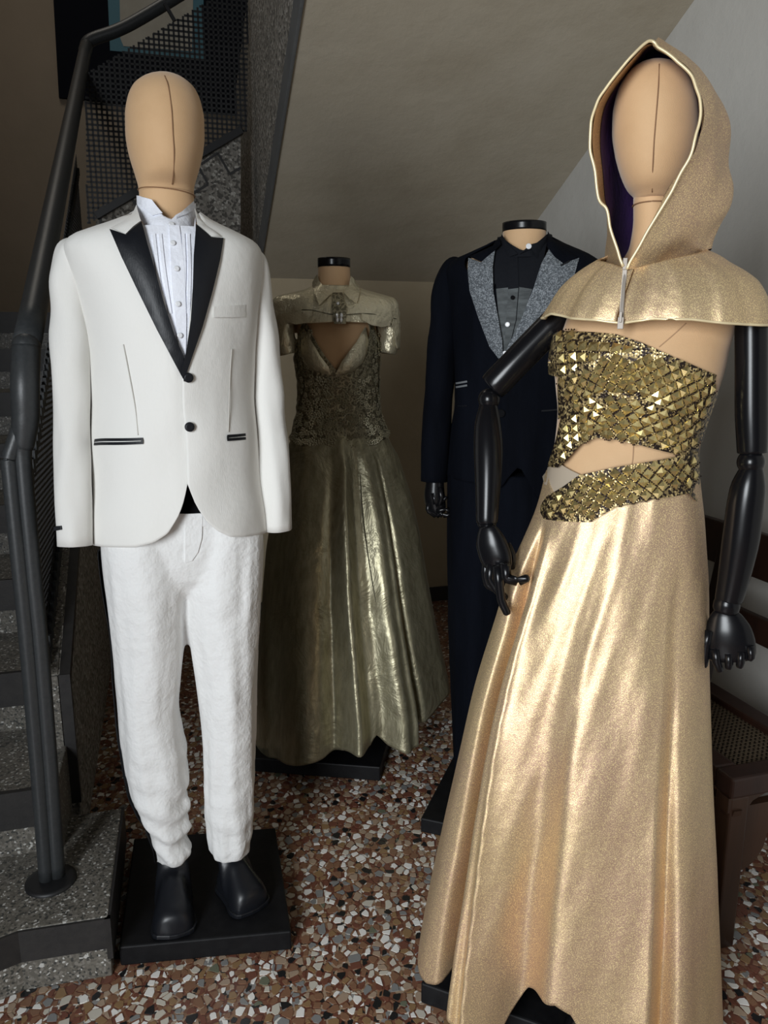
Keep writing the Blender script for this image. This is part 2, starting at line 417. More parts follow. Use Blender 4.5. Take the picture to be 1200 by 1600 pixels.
def tube(name, path, rad, m, parent, nc=16, side=(1, 0, 0), n=None, caps=True, ratio=1.0, smooth=True, disp=None, **k):
    """path of points, rad list (or (r_side, r_other) pairs)"""
    R = [(r, r*ratio) if not isinstance(r, (tuple, list)) else r for r in rad]
    if n:
        fa, fb = mono(range(len(R)), [r[0] for r in R]), mono(range(len(R)), [r[1] for r in R]); S = len(R)-1
        path = catmull(path, n); R = [(fa(i/n*S), fb(i/n*S)) for i in range(n+1)]
    path = [Vector(p) for p in path]; v = []; f = []; sd = Vector(side)
    for i, p in enumerate(path):
        t = (path[min(i+1, len(path)-1)]-path[max(i-1, 0)]).normalized()
        x = (sd-t*sd.dot(t))
        if x.length < 1e-4: x = t.orthogonal()
        x.normalize(); y = t.cross(x)
        for j in range(nc):
            a = 2*math.pi*j/nc; q = p+x*R[i][0]*math.cos(a)+y*R[i][1]*math.sin(a)
            if disp: q = q+(x*math.cos(a)+y*math.sin(a))*disp(i/(len(path)-1), a)
            v.append(q)
    K = len(path)
    for i in range(K-1):
        for j in range(nc):
            b = (j+1) % nc; f.append((i*nc+j, i*nc+b, (i+1)*nc+b, (i+1)*nc+j))
    if caps: f += [tuple(range(nc))[::-1], tuple((K-1)*nc+j for j in range(nc))]
    return obj(name, v, f, m, parent, smooth, **k)
def ball(name, c, r, m, parent, sx=1, sy=1, sz=1, nr=12, nc=20):
    v = []; f = []
    for i in range(nr+1):
        a = -math.pi/2+math.pi*i/nr
        for j in range(nc):
            b = 2*math.pi*j/nc; v.append((c[0]+r*sx*math.cos(a)*math.cos(b), c[1]+r*sy*math.cos(a)*math.sin(b), c[2]+r*sz*math.sin(a)))
    for i in range(nr):
        for j in range(nc):
            b = (j+1) % nc; f.append((i*nc+j, i*nc+b, (i+1)*nc+b, (i+1)*nc+j))
    return obj(name, v, f, m, parent)
def disc(name, c, nrm, r, h, m, parent, nc=20, dome=0.35):
    nrm = Vector(nrm).normalized(); x = nrm.orthogonal().normalized(); y = nrm.cross(x); c = Vector(c); v = []; f = []
    prof = [(r, 0), (r, h*.7), (r*.85, h), (r*.45, h*(1-dome*.3))]
    for rr, hh in prof:
        for j in range(nc):
            a = 2*math.pi*j/nc; v.append(c+nrm*hh+x*rr*math.cos(a)+y*rr*math.sin(a))
    for i in range(len(prof)-1):
        for j in range(nc):
            b = (j+1) % nc; f.append((i*nc+j, i*nc+b, (i+1)*nc+b, (i+1)*nc+j))
    f.append(tuple((len(prof)-1)*nc+j for j in range(nc)))
    return obj(name, v, f, m, parent)
def nz(x, y, z, s): return noise.noise(Vector((x*s, y*s, z*s)))
# ------------------------------------------------------------------ the room
A16 = math.radians(16.0)
E1 = Vector((math.cos(A16), math.sin(A16), 0)); NV = Vector((math.sin(A16), -math.cos(A16), 0)); DV = -NV; UP = Vector((0, 0, 1))
def structure(o): o['kind'] = 'structure'; return o
BW = at_z(690, 937, 0)                                   # a point at the foot of the back wall
topc = at_plane(769, 443, BW, NV)                        # back right corner where the sloped ceiling meets it
ZS = topc.z; COR = Vector((topc.x, topc.y, 0))
pr = at_plane(1085, 0, COR, E1)                          # the sloped ceiling meeting the right wall
sl = (pr.z-ZS)/((pr-COR).dot(NV))                        # ceiling slope
def soff_z(P): return ZS+sl*((P-COR).dot(NV))
nS = Vector((-NV.x*sl, -NV.y*sl, 1))
EL0 = at_plane(405, 437, BW, NV); ES = Vector((0, 0, ZS))+COR
EL1 = at_plane(475, 0, Vector((COR.x, COR.y, ZS)), nS)
def flr(P, z=0.0): return Vector((P[0], P[1], z))
W0 = COR                                                 # corner, plan
def rm(a, b, z=0.0): return W0+E1*a+NV*b+UP*z            # room coordinates: a along the back wall (to the right +), b towards the lens

S0 = flr(at_z(132, 1330, 0))                              # foot of the string wall of the left flight
g = MB(); g.slab([rm(-4.2, -1.4), rm(1.0, -1.4), rm(1.0, 7.0), rm(-4.2, 7.0)], -UP, 0.05)
floor = structure(g.build('floor', M['floor']))
g = MB(); aL = (S0-W0).dot(E1)+0.002; g.slab([rm(aL, 0), rm(0.1, 0), rm(0.1, 0, ZS+0.02), rm(aL, 0, ZS+0.02)], DV, 0.12)
structure(g.build('wall_back', M['plaster']))
g = MB(); g.slab([rm(0, -1.4), rm(0, 7.0), rm(0, 7.0, 4.6), rm(0, -1.4, 4.6)], E1, 0.12)
structure(g.build('wall_right', M['rightwall']))
g = MB(); g.slab([rm(aL, 0), rm(0, 0), rm(0, 0, 0.078), rm(aL, 0, 0.078)], NV, 0.014)
structure(g.build('baseboard_back', M['nosing']))
# sloped ceiling = underside of the flight overhead
eA = flr(EL0); eB = flr(EL1); eDir = (eB-eA).normalized()
def onS(P): return Vector((P.x, P.y, soff_z(P)))
far_edge = eA+eDir*2.9
a_far = (far_edge-W0).dot(NV)
g = MB(); g.slab([onS(eA), onS(rm(0.02, 0)), onS(rm(0.02, a_far)), onS(far_edge)], UP, 0.16)
structure(g.build('ceiling', M['soffit']))
# far wall of the stairwell, left wall, top
FW = at_Y(92, 152, 5.15)
fb = (FW-W0).dot(NV)
g = MB(); g.slab([rm(-5.2, fb), rm(1.0, fb), rm(1.0, fb, 5.2), rm(-5.2, fb, 5.2)], DV, 0.12)
structure(g.build('wall_far', M['farwall']))

# ------------------------------------------------------------------ left stair flight
def st(s, l, z=0.0): return S0+E1*s+DV*l+UP*z             # stair coordinates
sdir = (at_z(166, 950, 0)-S0); 
lw = (rm(-9, 0)-S0).dot(E1)
LEFTW = -1.62
g = MB(); g.slab([st(LEFTW, -0.9), st(LEFTW, 5.0), st(LEFTW, 5.0, 5.2), st(LEFTW, -0.9, 5.2)], -E1, 0.12)
structure(g.build('wall_left', M['farwall']))
g = MB(); jx = Vector((-1.27, -0.36, 0)); g.slab([jx, jx-E1*2.2, jx-E1*2.2+UP*3.4, jx+UP*3.4], NV, 0.15)
structure(g.build('wall_shading_stairs', M['rightwall']))  # unseen wall, its edge placed to keep daylight off the stairs
RISE, RUN, Z1 = 0.172, 0.325, 0.152
l2 = (at_z(30, 1335, Z1)-S0).dot(DV)                      # riser of the second step
NST = 9
stair = tag(empty('staircase', tuple(S0)), 'grey terrazzo staircase with dark nosing bands climbing away on the left', 'staircase')
stair_inv = stair.location.copy()
def loc(P): return Vector(P)-S0
# first block with the chamfered left front
pA = flr(at_z(172, 1434, Z1)); pB = flr(at_z(194, 1260, Z1)); pC = flr(at_z(28, 1456, Z1)); pD = flr(at_z(-14, 1472, Z1))
pE = pD + (pD-pC).normalized()*0.5
blk = [loc(pA), loc(pB), loc(st(LEFTW, (pB-S0).dot(DV))), loc(flr(st(LEFTW, (pE-S0).dot(DV)))), loc(pE), loc(pD), loc(pC)]
def inset(poly, t):
    n = len(poly); out = []; a = sum(poly[i].x*poly[(i+1) % n].y-poly[(i+1) % n].x*poly[i].y for i in range(n)); sg = 1 if a > 0 else -1
    for i in range(n):
        p, q, r = poly[i-1], poly[i], poly[(i+1) % n]
        d1 = (q-p).normalized(); d2 = (r-q).normalized(); n1 = Vector((-d1.y, d1.x, 0))*sg; n2 = Vector((-d2.y, d2.x, 0))*sg
        b = (n1+n2); b = b/max(b.length_squared, 1e-6)*2; out.append(q+b*t)
    return out
xy = lambda P: [(p.x, p.y) for p in P]
g = MB(); g.prism(xy(inset(blk, 0.006)), 0, Z1-0.0); g.build('step', M['granite'], stair, bevel=0.003)
g = MB()
for i, (a, b) in enumerate(((blk[1], blk[0]), (blk[0], blk[6]), (blk[6], blk[5]), (blk[5], blk[4]))):
    dd = (b-a).normalized(); nn = Vector((dd.y, -dd.x, 0))
    if nn.dot(Vector((0, -1, 0))) < 0 and i > 0: nn = -nn
    if i == 0: nn = E1.copy()
    q = [a, b, b-nn*0.012, a-nn*0.012]
    g.prism(xy(q), 0.076 if i else 0.05, Z1-0.002)
g.build('nosing_band', M['nosing'], stair)
for k in range(2, NST+1):
    zt = Z1+RISE*(k-1); lf0 = l2+RUN*(k-2); last = k == NST
    lb = lf0+(RUN+0.03 if not last else 1.25)
    g = MB(); g.prism(xy([loc(st(LEFTW+.01, lf0)), loc(st(-0.02, lf0)), loc(st(-0.02, lb)), loc(st(LEFTW+.01, lb))]), zt-RISE-0.03, zt); g.build('step', M['granite'], stair, bevel=0.003)
    g = MB(); g.prism(xy([loc(st(LEFTW+.01, lf0-0.012)), loc(st(-0.03, lf0-0.012)), loc(st(-0.03, lf0+0.002)), loc(st(LEFTW+.01, lf0+0.002))]), zt-RISE*.56, zt+0.001); g.build('nosing_band', M['nosing'], stair)
# string wall on the right of the flight, with a kerb on top
Ls = l2+RUN*(NST-2); zk0 = at_plane(106, 1056, S0, E1).z; slp = RISE/RUN
zk1 = zk0+slp*Ls
WTH = 0.085
prof = [(0, 0.0), (0, zk0), (Ls, zk1), (Ls+1.2, zk1), (Ls+1.2, 0)]
g = MB(); g.slab([loc(st(0, l, z)) for l, z in prof], -E1, WTH); g.build('string_wall', M['gran_rough'], stair, bevel=0.004)
g = MB()
for (la, za), (lb, zb) in (((0, zk0), (Ls, zk1)),):
    g.slab([loc(st(0.004, la, za-0.032)), loc(st(0.004, la, za+0.001)), loc(st(0.004, lb, zb+0.001)), loc(st(0.004, lb, zb-0.032))], -E1, 0.026)
g.slab([loc(st(0.004, -0.004, Z1)), loc(st(0.004, -0.004, zk0+0.001)), loc(st(-0.024, -0.004, zk0+0.001)), loc(st(-0.024, -0.004, Z1))], DV, 0.02)
g.build('edge_strip', M['nosing'], stair)
g = MB(); g.slab([loc(st(-0.026, -0.006, Z1)), loc(st(-0.026, -0.006, zk0)), loc(st(-WTH-.002, -0.006, zk0)), loc(st(-WTH-.002, -0.006, Z1))], DV, 0.01); g.slab([loc(st(-0.026, 0, zk0)), loc(st(-WTH-.002, 0, zk0)), loc(st(-WTH-.002, Ls, zk1)), loc(st(-0.026, Ls, zk1))], UP, 0.004)
g.build('kerb', M['granite'], stair)

# ------------------------------------------------------------------ left handrail
PB = at_z(90, 1372, Z1)                                   # foot of the newel
RP = flr(PB)
bend = at_Y(133, 80, 3.95); low = at_Y(41, 542, RP.y+0.03)
rail = tag(empty('stair_railing', tuple(PB)), 'charcoal metal handrail and newel on the first terrazzo step, left edge', 'railing')
rl = lambda P: Vector(P)-PB
nw = lambda x, y, o=0.0: rl(at_Y(x, y, RP.y+o))
tube('newel', [rl(PB), nw(78, 1200), nw(62, 1000), nw(52, 900), nw(36, 725), nw(37, 690), nw(40, 650), nw(39, 600), rl(low)], [.0175, .0175, .0175, .0175, .0178, .022, .027, .028, .028], M['rail'], rail, 20, n=60)
tube('newel_half', [nw(73, 1377, -.012), nw(59, 1200, -.012), nw(42, 1000, -.012), nw(32, 900, -.012), nw(15.5, 735, -.012), nw(15, 716, -.012), nw(22, 694, -.008), nw(31, 665, .0), nw(37, 630, .008)], [.0165, .0165, .0165, .0165, .0165, .0165, .0165, .0165, .015], M['rail'], rail, 18, n=60)
disc('flange', rl(PB)+Vector((-0.010, -0.012, 0)), (0, 0, 1), 0.056, 0.008, M['mesh'], rail, 32, 0.0)
hr = [low, low.lerp(bend, .05), low.lerp(bend, .5), low.lerp(bend, .97), bend+UP*0.03+E1*0.012]
tube('handrail', [rl(p) for p in hr], [0.028]*5, M['rail'], rail, 20)
ball('elbow', rl(low), 0.0284, M['rail'], rail)
# perforated panel beside the flight
def lattice(mb, O, ex, ez, poly, pitch, w, t, sxz=None):
    """bars of a square lattice clipped to a convex outline; O + ex*u + ez*v"""
    nn = ex.cross(ez).normalized()*t
    def clip(a, b):
        lo, hi = 0.0, 1.0; area = sum(poly[i][0]*poly[(i+1) % len(poly)][1]-poly[(i+1) % len(poly)][0]*poly[i][1] for i in range(len(poly)))
        sg = 1 if area > 0 else -1
        for i in range(len(poly)):
            p, q = poly[i], poly[(i+1) % len(poly)]; nx, ny = -(q[1]-p[1])*sg, (q[0]-p[0])*sg
            da = (a[0]-p[0])*nx+(a[1]-p[1])*ny; db = (b[0]-p[0])*nx+(b[1]-p[1])*ny
            if da < 0 and db < 0: return None
            if da < 0: lo = max(lo, da/(da-db))
            elif db < 0: hi = min(hi, da/(da-db))
        return (lo, hi) if hi > lo else None
    us = [p[0] for p in poly]; vs_ = [p[1] for p in poly]
    def put(a, b, wx, wz):
        c = clip(a, b)
        if not c: return
        A = [a[0]+(b[0]-a[0])*c[0], a[1]+(b[1]-a[1])*c[0]]; B = [a[0]+(b[0]-a[0])*c[1], a[1]+(b[1]-a[1])*c[1]]
        p = [(A[0]-wx, A[1]-wz), (A[0]+wx, A[1]+wz), (B[0]+wx, B[1]+wz), (B[0]-wx, B[1]-wz)]
        mb.slab([O+ex*q[0]+ez*q[1] for q in p], nn, t)
    u = min(us)+pitch/2
    while u < max(us): put((u, min(vs_)), (u, max(vs_)), w/2, 0); u += pitch
    v = min(vs_)+pitch/2
    while v < max(vs_): put((min(us), v), (max(us), v), 0, w/2); v += pitch
sm = -0.050
lb_ = (low-S0).dot(DV)
sR = -0.062
panel_l1 = Ls+0.25
zt0 = 1.02; 
pp = [(0.03, zk0+0.05), (panel_l1, zk0+0.05+slp*panel_l1*0.97), (panel_l1, 1.02+.55*panel_l1), (0.06, 1.05)]
g = MB(); lattice(g, rl(st(sR, 0)), DV, UP, pp, 0.0165, 0.0075, 0.002)
g.build('mesh_panel', M['mesh'], rail, kind='stuff')
g = MB(); g.bar(rl(st(sR, 0.0, zk0+0.05)), rl(st(sR, panel_l1, zk0+0.05+slp*panel_l1*.97)), 0.012, 0.02); g.build('bottom_rail', M['mesh'], rail)
g = MB(); nt = 62
for i in range(nt):
    l = 0.03+(panel_l1-0.05)*i/nt; g.bar(rl(st(sR+0.012, l, zk0+0.012+slp*l*.97)), rl(st(sR+0.012, l, zk0+0.055+slp*l*.97)), 0.014, 0.014, up=(1, 0, 0))
    g.bar(rl(st(sR+0.006, l, zt0-0.03+slp*l)), rl(st(sR+0.006, l, zt0+0.005+slp*l)), 0.012, 0.016, up=(1, 0, 0))
g.build('panel_clip', M['rail'], rail, kind='stuff')
g = MB(); g.bar(rl(st(sR, -0.02, zk0+0.03)), rl(st(sR, -0.06, zk0+0.05)), 0.02, 0.02); g.build('bracket', M['mesh'], rail)

# ------------------------------------------------------------------ upper flights: middle run, rail, panel, string of the flight overhead
up = tag(empty('staircase', tuple(EL0)), 'rough aggregate upper stair run with inlaid dark outline behind the white suit', 'staircase')
ul = lambda P: Vector(P)-EL0
MP = BW+NV*0.015
mp = lambda x, y, off=0.0: at_plane(x, y, MP+NV*off, NV)
a0, a1 = mp(150, 345), mp(376, 209)
g = MB(); g.slab([ul(mp(150, 345)), ul(a1), ul(mp(376, 430)), ul(mp(405, 440)), ul(mp(150, 460))], DV, 0.10); g.build('string_wall', M['gran_rough'], up)
zig = [(157, 366), (157, 326), (208, 300), (226, 340), (262, 318), (286, 250), (308, 258), (325, 284), (301, 303)]
zig1 = [(157, 372), (157, 325), (206, 310), (215, 326)]
zig2 = [(296, 306), (325, 288), (311, 262)]
zig3 = [(314, 257), (340, 239), (359, 272), (376, 262)]
for zz in (zig1, zig2, zig3):
    g = MB()
    for p, q in zip(zz, zz[1:]): g.bar(ul(mp(*p)), ul(mp(*q)), 0.010, 0.008, up=NV)
    g.build('outline_inlay', M['nosing'], up)
g = MB(); g.bar(ul(mp(150, 338, 0.01)), ul(mp(377, 204, 0.01)), 0.03, 0.05, up=NV); g.build('bottom_rail', M['mesh'], up)
g = MB(); O = mp(133, 345); q = lambda x, y: ((mp(x, y)-O).dot(E1), (mp(x, y)-O).z)
lattice(g, ul(O), E1, UP, [q(136, 352), q(386, 205), q(388, -30), q(362, -20), q(168, 95), q(133, 116)], 0.0212, 0.0088, 0.002)
g.build('mesh_panel', M['mesh'], up, kind='stuff')
b2 = at_plane(330, -38, flr(bend), NV)
tube('handrail', [ul(bend), ul(bend+UP*0.05+E1*0.03), ul(bend.lerp(b2, .35)), ul(b2)], [0.028]*4, M['rail'], up, 18, n=24)
ball('elbow', ul(bend+UP*0.005), 0.029, M['rail'], up)
g = MB(); g.bar(ul(mp(257, 5)), ul(mp(273, 33)), 0.014, 0.014, up=NV); g.build('bracket', M['mesh'], up)
# string of the overhead flight: vertical plane through the ceiling's left edge
sn = Vector((eDir.y, -eDir.x, 0));  sn = sn if sn.dot(CAM-eA) > 0 else -sn
sp_ = lambda x, y: at_plane(x, y, eA, sn)
pin = [sp_(393, 437), sp_(405, 437), onS(eA), sp_(440, 218), sp_(475, 0), onS(far_edge), onS(far_edge)+UP*0.5, sp_(386, 0), sp_(369, 136), sp_(371, 205), sp_(373, 330)]
poly = [ul(onS(eA))+UP*0.03, ul(onS(far_edge))+UP*0.03, ul(onS(far_edge)+UP*0.42), ul(sp_(386, 0)), ul(sp_(369, 136)), ul(sp_(372, 205)), ul(sp_(373, 425))]
g = MB(); g.slab(poly, -sn, 0.05); g.build('string_wall', M['gran_rough'], up)
wb = 0.085
g = MB(); g.slab([ul(onS(eA))-UP*0.012, ul(onS(far_edge))-UP*.012, ul(onS(far_edge))+UP*0.10, ul(onS(eA))+UP*0.10], sn, 0.012); g.build('lower_band', M['band'], up, bevel=0.003)

# ------------------------------------------------------------------ picture on the far wall
fp = lambda x, y, o=0.02: at_plane(x, y, FW+NV*o, NV)
ctr = fp(220, 60, 0.0)
pic = tag(empty('picture', tuple(ctr)), 'large black abstract picture with teal and beige field on the stairwell wall', 'picture')
pc = lambda P: P-ctr
g = MB(); g.slab([pc(fp(80, -60, .03)), pc(fp(92, 152, .03)), pc(fp(372, 178, .03)), pc(fp(390, -60, .03))], DV, 0.03); g.build('canvas', M['picblack'], pic)
g = MB(); g.slab([pc(fp(166, -60, .033)), pc(fp(172, 79, .033)), pc(fp(318, 92, .033)), pc(fp(318, -60, .033))], DV, 0.003); g.build('painted_field', M['picblue'], pic)
g = MB(); g.slab([pc(fp(186, -60, .036)), pc(fp(188, 60, .036)), pc(fp(193, 72, .036)), pc(fp(300, 80, .036)), pc(fp(303, -60, .036))], DV, 0.003); g.build('painted_panel', M['picbeige'], pic)

# ------------------------------------------------------------------ cane chair by the right wall
SH = 0.45*H/1.41
c0 = at_z(1145, 1222, SH); c1 = at_z(1200, 1120, SH)      # near front corner of the seat, a point on the seat's back edge
bs = (c1-W0).dot(E1); fs = (c0-W0).dot(E1); nb = (c0-W0).dot(NV)
CW = 0.50; CD = bs-fs
chO = rm(fs, nb); chair = tag(empty('cane_armchair', tuple(chO)), 'dark mahogany chair with woven cane seat and slatted back by right wall', 'chair')
def ch(a, b, z): return E1*a-NV*b+UP*z                    # a towards the wall, b along the wall (away), from near front corner
g = MB(); fw = 0.055
for (pa, pb_) in ((ch(0, fw/2, SH-.02), ch(CD, fw/2, SH-.02)), (ch(0, CW-fw/2, SH-.02), ch(CD, CW-fw/2, SH-.02)), (ch(fw/2, fw, SH-.02), ch(fw/2, CW-fw, SH-.02)), (ch(CD-fw/2, fw, SH-.02), ch(CD-fw/2, CW-fw, SH-.02))):
    g.bar(pa, pb_, fw, 0.05)
g.build('seat_frame', M['wood'], chair, bevel=0.006)
g = MB(); g.slab([ch(fw, fw, SH-.022), ch(CD-fw, fw, SH-.022), ch(CD-fw, CW-fw, SH-.022), ch(fw, CW-fw, SH-.022)], UP, 0.002)
g.build('seat_backing', M['blackcloth'], chair)
g = MB(); O = ch(fw*.8, fw*.8, SH-.014); lattice(g, O, E1, -NV, [(0, 0), (CD-fw*1.6, 0), (CD-fw*1.6, CW-fw*1.6), (0, CW-fw*1.6)], 0.0135, 0.0052, 0.002)
dg = (E1-NV).normalized(); dg2 = (E1+NV).normalized()
g.build('cane_seat', M['cane'], chair, kind='stuff')
for a, b in ((0.03, 0.03), (0.03, CW-0.03)):
    g = MB(); g.bar(ch(a, b, 0), ch(a, b, SH-.045), 0.05, 0.05, up=E1); g.build('leg', M['wood2'], chair, bevel=0.005)
for b in (0.03, CW-0.03):
    g = MB(); g.bar(ch(CD-.02, b, 0), ch(CD-.02, b, SH), 0.045, 0.045, up=E1); g.bar(ch(CD-.02, b, SH), ch(CD+.06, b, 0.97), 0.045, 0.04, up=E1); g.build('back_post', M['wood'], chair, bevel=0.004)
# apron with curved brackets on the near side and the front
def apron(o, ax, length, nr_):
    zt, zb = SH-0.075, SH-0.155; pts = [(0, zt), (length, zt)]
    k = 8
    for i in range(k+1):
        a = math.pi/2*i/k; pts.append((length-0.05-0.07*math.sin(a), zb-0.085*(math.cos(a))) if i else (length-0.05, zb-0.085))
    for i in range(k+1):
        a = math.pi/2*(1-i/k); pts.append((0.05+0.07*math.sin(a), zb-0.085*math.cos(a)))
    g = MB(); g.slab([o+ax*u+UP*z for u, z in pts], nr_, 0.022); return g
apron(ch(0, 0.012, 0), E1, CD, -NV).build('apron', M['wood2'], chair)
apron(ch(0.012, 0, 0), -NV, CW, E1).build('apron', M['wood2'], chair)
for z0_, z1_, t0 in ((0.765, 0.882, 0.0), (0.605, 0.672, 0.0), ):
    k = H/1.36; a = CD-.02+0.08*(z0_-SH)/(0.97-SH); a2 = CD-.02+0.08*(z1_-SH)/(0.97-SH)
    g = MB(); g.slab([ch(a, -0.02, z0_), ch(a, CW+.3, z0_), ch(a2, CW+.3, z1_), ch(a2, -0.02, z1_)], E1, 0.022); g.build('back_slat', M['wood'], chair, bevel=0.004)
# scroll piece between seat frame and apron at the near corner
g = MB(); g.slab([ch(0.0, 0.006, SH-.045), ch(0.10, 0.006, SH-.045), ch(0.065, 0.006, SH-.06), ch(0.05, 0.006, SH-.08), ch(0.0, 0.006, SH-.08)], -NV, 0.03); g.build('bracket', M['wood2'], chair)

# ------------------------------------------------------------------ terrazzo chips: each its own little polygon set in the floor
random.seed(7)
def chips():
    cs = 0.0185; x0, x1, y0, y1 = -1.15, 1.35, 0.95, 2.75
    nx, ny = int((x1-x0)/cs), int((y1-y0)/cs); pt = {}; wt = {}
    for i in range(-3, nx+3):
        for j in range(-3, ny+3):
            pt[i, j] = (x0+(i+random.random())*cs, y0+(j+random.random())*cs); wt[i, j] = random.uniform(-1, 1)*cs*cs*0.40
    bv, bf, bi = [], [], []; cand = []
    for i in range(nx):
        for j in range(ny):
            cx, cy = pt[i, j]; w0 = wt[i, j]
            r = math.hypot(cx, cy)
            if abs(cx) > 0.56*(cy+0.35)+0.05 or cy < 0.98: continue
            P = [(cx-cs*1.3, cy-cs*1.3), (cx+cs*1.3, cy-cs*1.3), (cx+cs*1.3, cy+cs*1.3), (cx-cs*1.3, cy+cs*1.3)]
            for a in range(-2, 3):
                for b in range(-2, 3):
                    if a == 0 and b == 0: continue
                    qx, qy = pt[i+a, j+b]; dx, dy = qx-cx, qy-cy; d2 = dx*dx+dy*dy
                    c = (d2+w0-wt[i+a, j+b])/2
                    out = []; n = len(P)
                    for k in range(n):
                        p, q = P[k], P[(k+1) % n]; s = (p[0]-cx)*dx+(p[1]-cy)*dy-c; t = (q[0]-cx)*dx+(q[1]-cy)*dy-c
                        if s <= 0: out.append(p)
                        if s*t < 0:
                            u = s/(s-t); out.append((p[0]+(q[0]-p[0])*u, p[1]+(q[1]-p[1])*u))
                    P = out
                    if len(P) < 3: break
                if len(P) < 3: break
            if len(P) < 3: continue
            gx = sum(p[0] for p in P)/len(P); gy = sum(p[1] for p in P)/len(P)
            ci = random.choices(range(len(CHIPM)), CHIPW)[0]
            k = random.uniform(0.60, 0.92)*(0.92 if ci == 0 else 1)
            sx = random.uniform(0.72, 1.0)
            P = [(gx+(p[0]-gx)*k*sx, gy+(p[1]-gy)*k) for p in P]
            ar = abs(sum(P[q][0]*P[(q+1) % len(P)][1]-P[(q+1) % len(P)][0]*P[q][1] for q in range(len(P))))/2
            if ar < 2e-5: continue
            cand.append((ar, gx, gy, P, ci))
    def near(c): # largest in the photograph, on open floor at the foot of the picture
        px = 600+F*c[1]/(c[2]*CP+H*SP); py = 800+F*(H*CP-c[2]*SP)/(c[2]*CP+H*SP)
        return c[0]/(c[2]*CP+H*SP)**2 if (200 < px < 650 and 1470 < py < 1600) or (10 < px < 210 and 1560 < py < 1600) else -1
    cand.sort(key=near, reverse=True)
    hgt = 0.0012
    def geo(P, o=(0, 0)):
        n = len(P); v = [(x-o[0], y-o[1], hgt) for x, y in P]+[((x-o[0]), (y-o[1]), -0.004) for x, y in P]
        return v, [tuple(range(n))]+[(k, n+k, n+(k+1) % n, (k+1) % n) for k in range(n)]
    for n, (ar, gx, gy, P, ci) in enumerate(cand):
        if n < 300:
            v, f = geo(P, (gx, gy)); o = obj('terrazzo_chip', v, f, CHIPM[ci], floor, False); o.location = (gx, gy, 0)
        else:
            v, f = geo(P); k = len(bv); bv.extend(v); bf.extend(tuple(i+k for i in q) for q in f); bi.extend([ci]*len(f))
    obj('terrazzo_chips', bv, bf, None, floor, False, kind='stuff', mats=CHIPM, midx=bi)
chips()
# ------------------------------------------------------------------ shared pieces of the display figures
def yaw_to(X, Y, extra=0.0): return math.degrees(math.atan2(-X, Y))+extra
def plinth(fig, root, pts, z):
    """square board under a figure; pts = three floor corners in room space"""
    P = [fig.R @ (Vector(p)-fig.O) for p in pts]; P.append(P[0]+P[2]-P[1])
    g = MB(); g.prism([(p.x, p.y) for p in P], 0.0, z); return g.build('base', M['plinth'], root, bevel=0.004)
def line_on(name, lf, pts, r, m, root, off=0.0, n=50, nc=8):
    off += r*.6
    P = [lf.front(x, y, off) for x, y in pts]
    return tube(name, P, [r]*len(P), m, root, nc, n=n)
def strip(name, lf, pts, w, off, m, root, thick=0.0015):
    """narrow band that follows a pixel line"""
    P = [lf.front(x, y, off) for x, y in pts]; Q = catmull(P, max(8, 4*len(P))); a = []; b = []
    for i, p in enumerate(Q):
        t = (Q[min(i+1, len(Q)-1)]-Q[max(i-1, 0)]); t = Vector((t.x, t.z)); t.normalize(); nn = Vector((-t.y, t.x))*w/2
        a.append((p.x+nn.x, p.z+nn.y)); b.append((p.x-nn.x, p.z-nn.y))
    return patch2(name, a+b[::-1], lambda x, z: lf.yf(x, z)-off, m, root, thick=thick, sp=0.006)
def px_path(fig, pts, y): return [fig.at(p[0], p[1], p[3] if len(p) > 3 else y) for p in pts]
def px_tube(name, fig, pts, y, ratio, m, root, **k):
    """pts: (px, py, full width in px[, local y])"""
    P = px_path(fig, pts, y); S = [fig.scale(p[0], p[1], p[3] if len(p) > 3 else y)*p[2]/2 for p in pts]
    return tube(name, P, [(s, s*ratio) for s in S], m, root, **k)
def finger(fig, name, pts, y, w, m, root, n=None):
    P = px_path(fig, pts, y); s = fig.scale(pts[0][0], pts[0][1], y)*w/2
    R = [s*(1.0-0.22*i/(len(P)-1)) for i in range(len(P))]
    # knuckle bends stay visible: joints doubled, rounded tip
    Q = [P[0]]; RR = [R[0]]
    for i in range(1, len(P)):
        d = (P[i]-P[i-1])
        if i < len(P)-1: Q += [P[i]-d*0.12, P[i]+(P[i+1]-P[i])*0.12]; RR += [R[i]*1.06, R[i]*1.02]
        else: Q += [P[i]-d.normalized()*R[i]*0.6, P[i]-d.normalized()*0.15*R[i], P[i]]; RR += [R[i], R[i]*.75, R[i]*.35]
    return tube(name, Q, RR, m, root, 12)
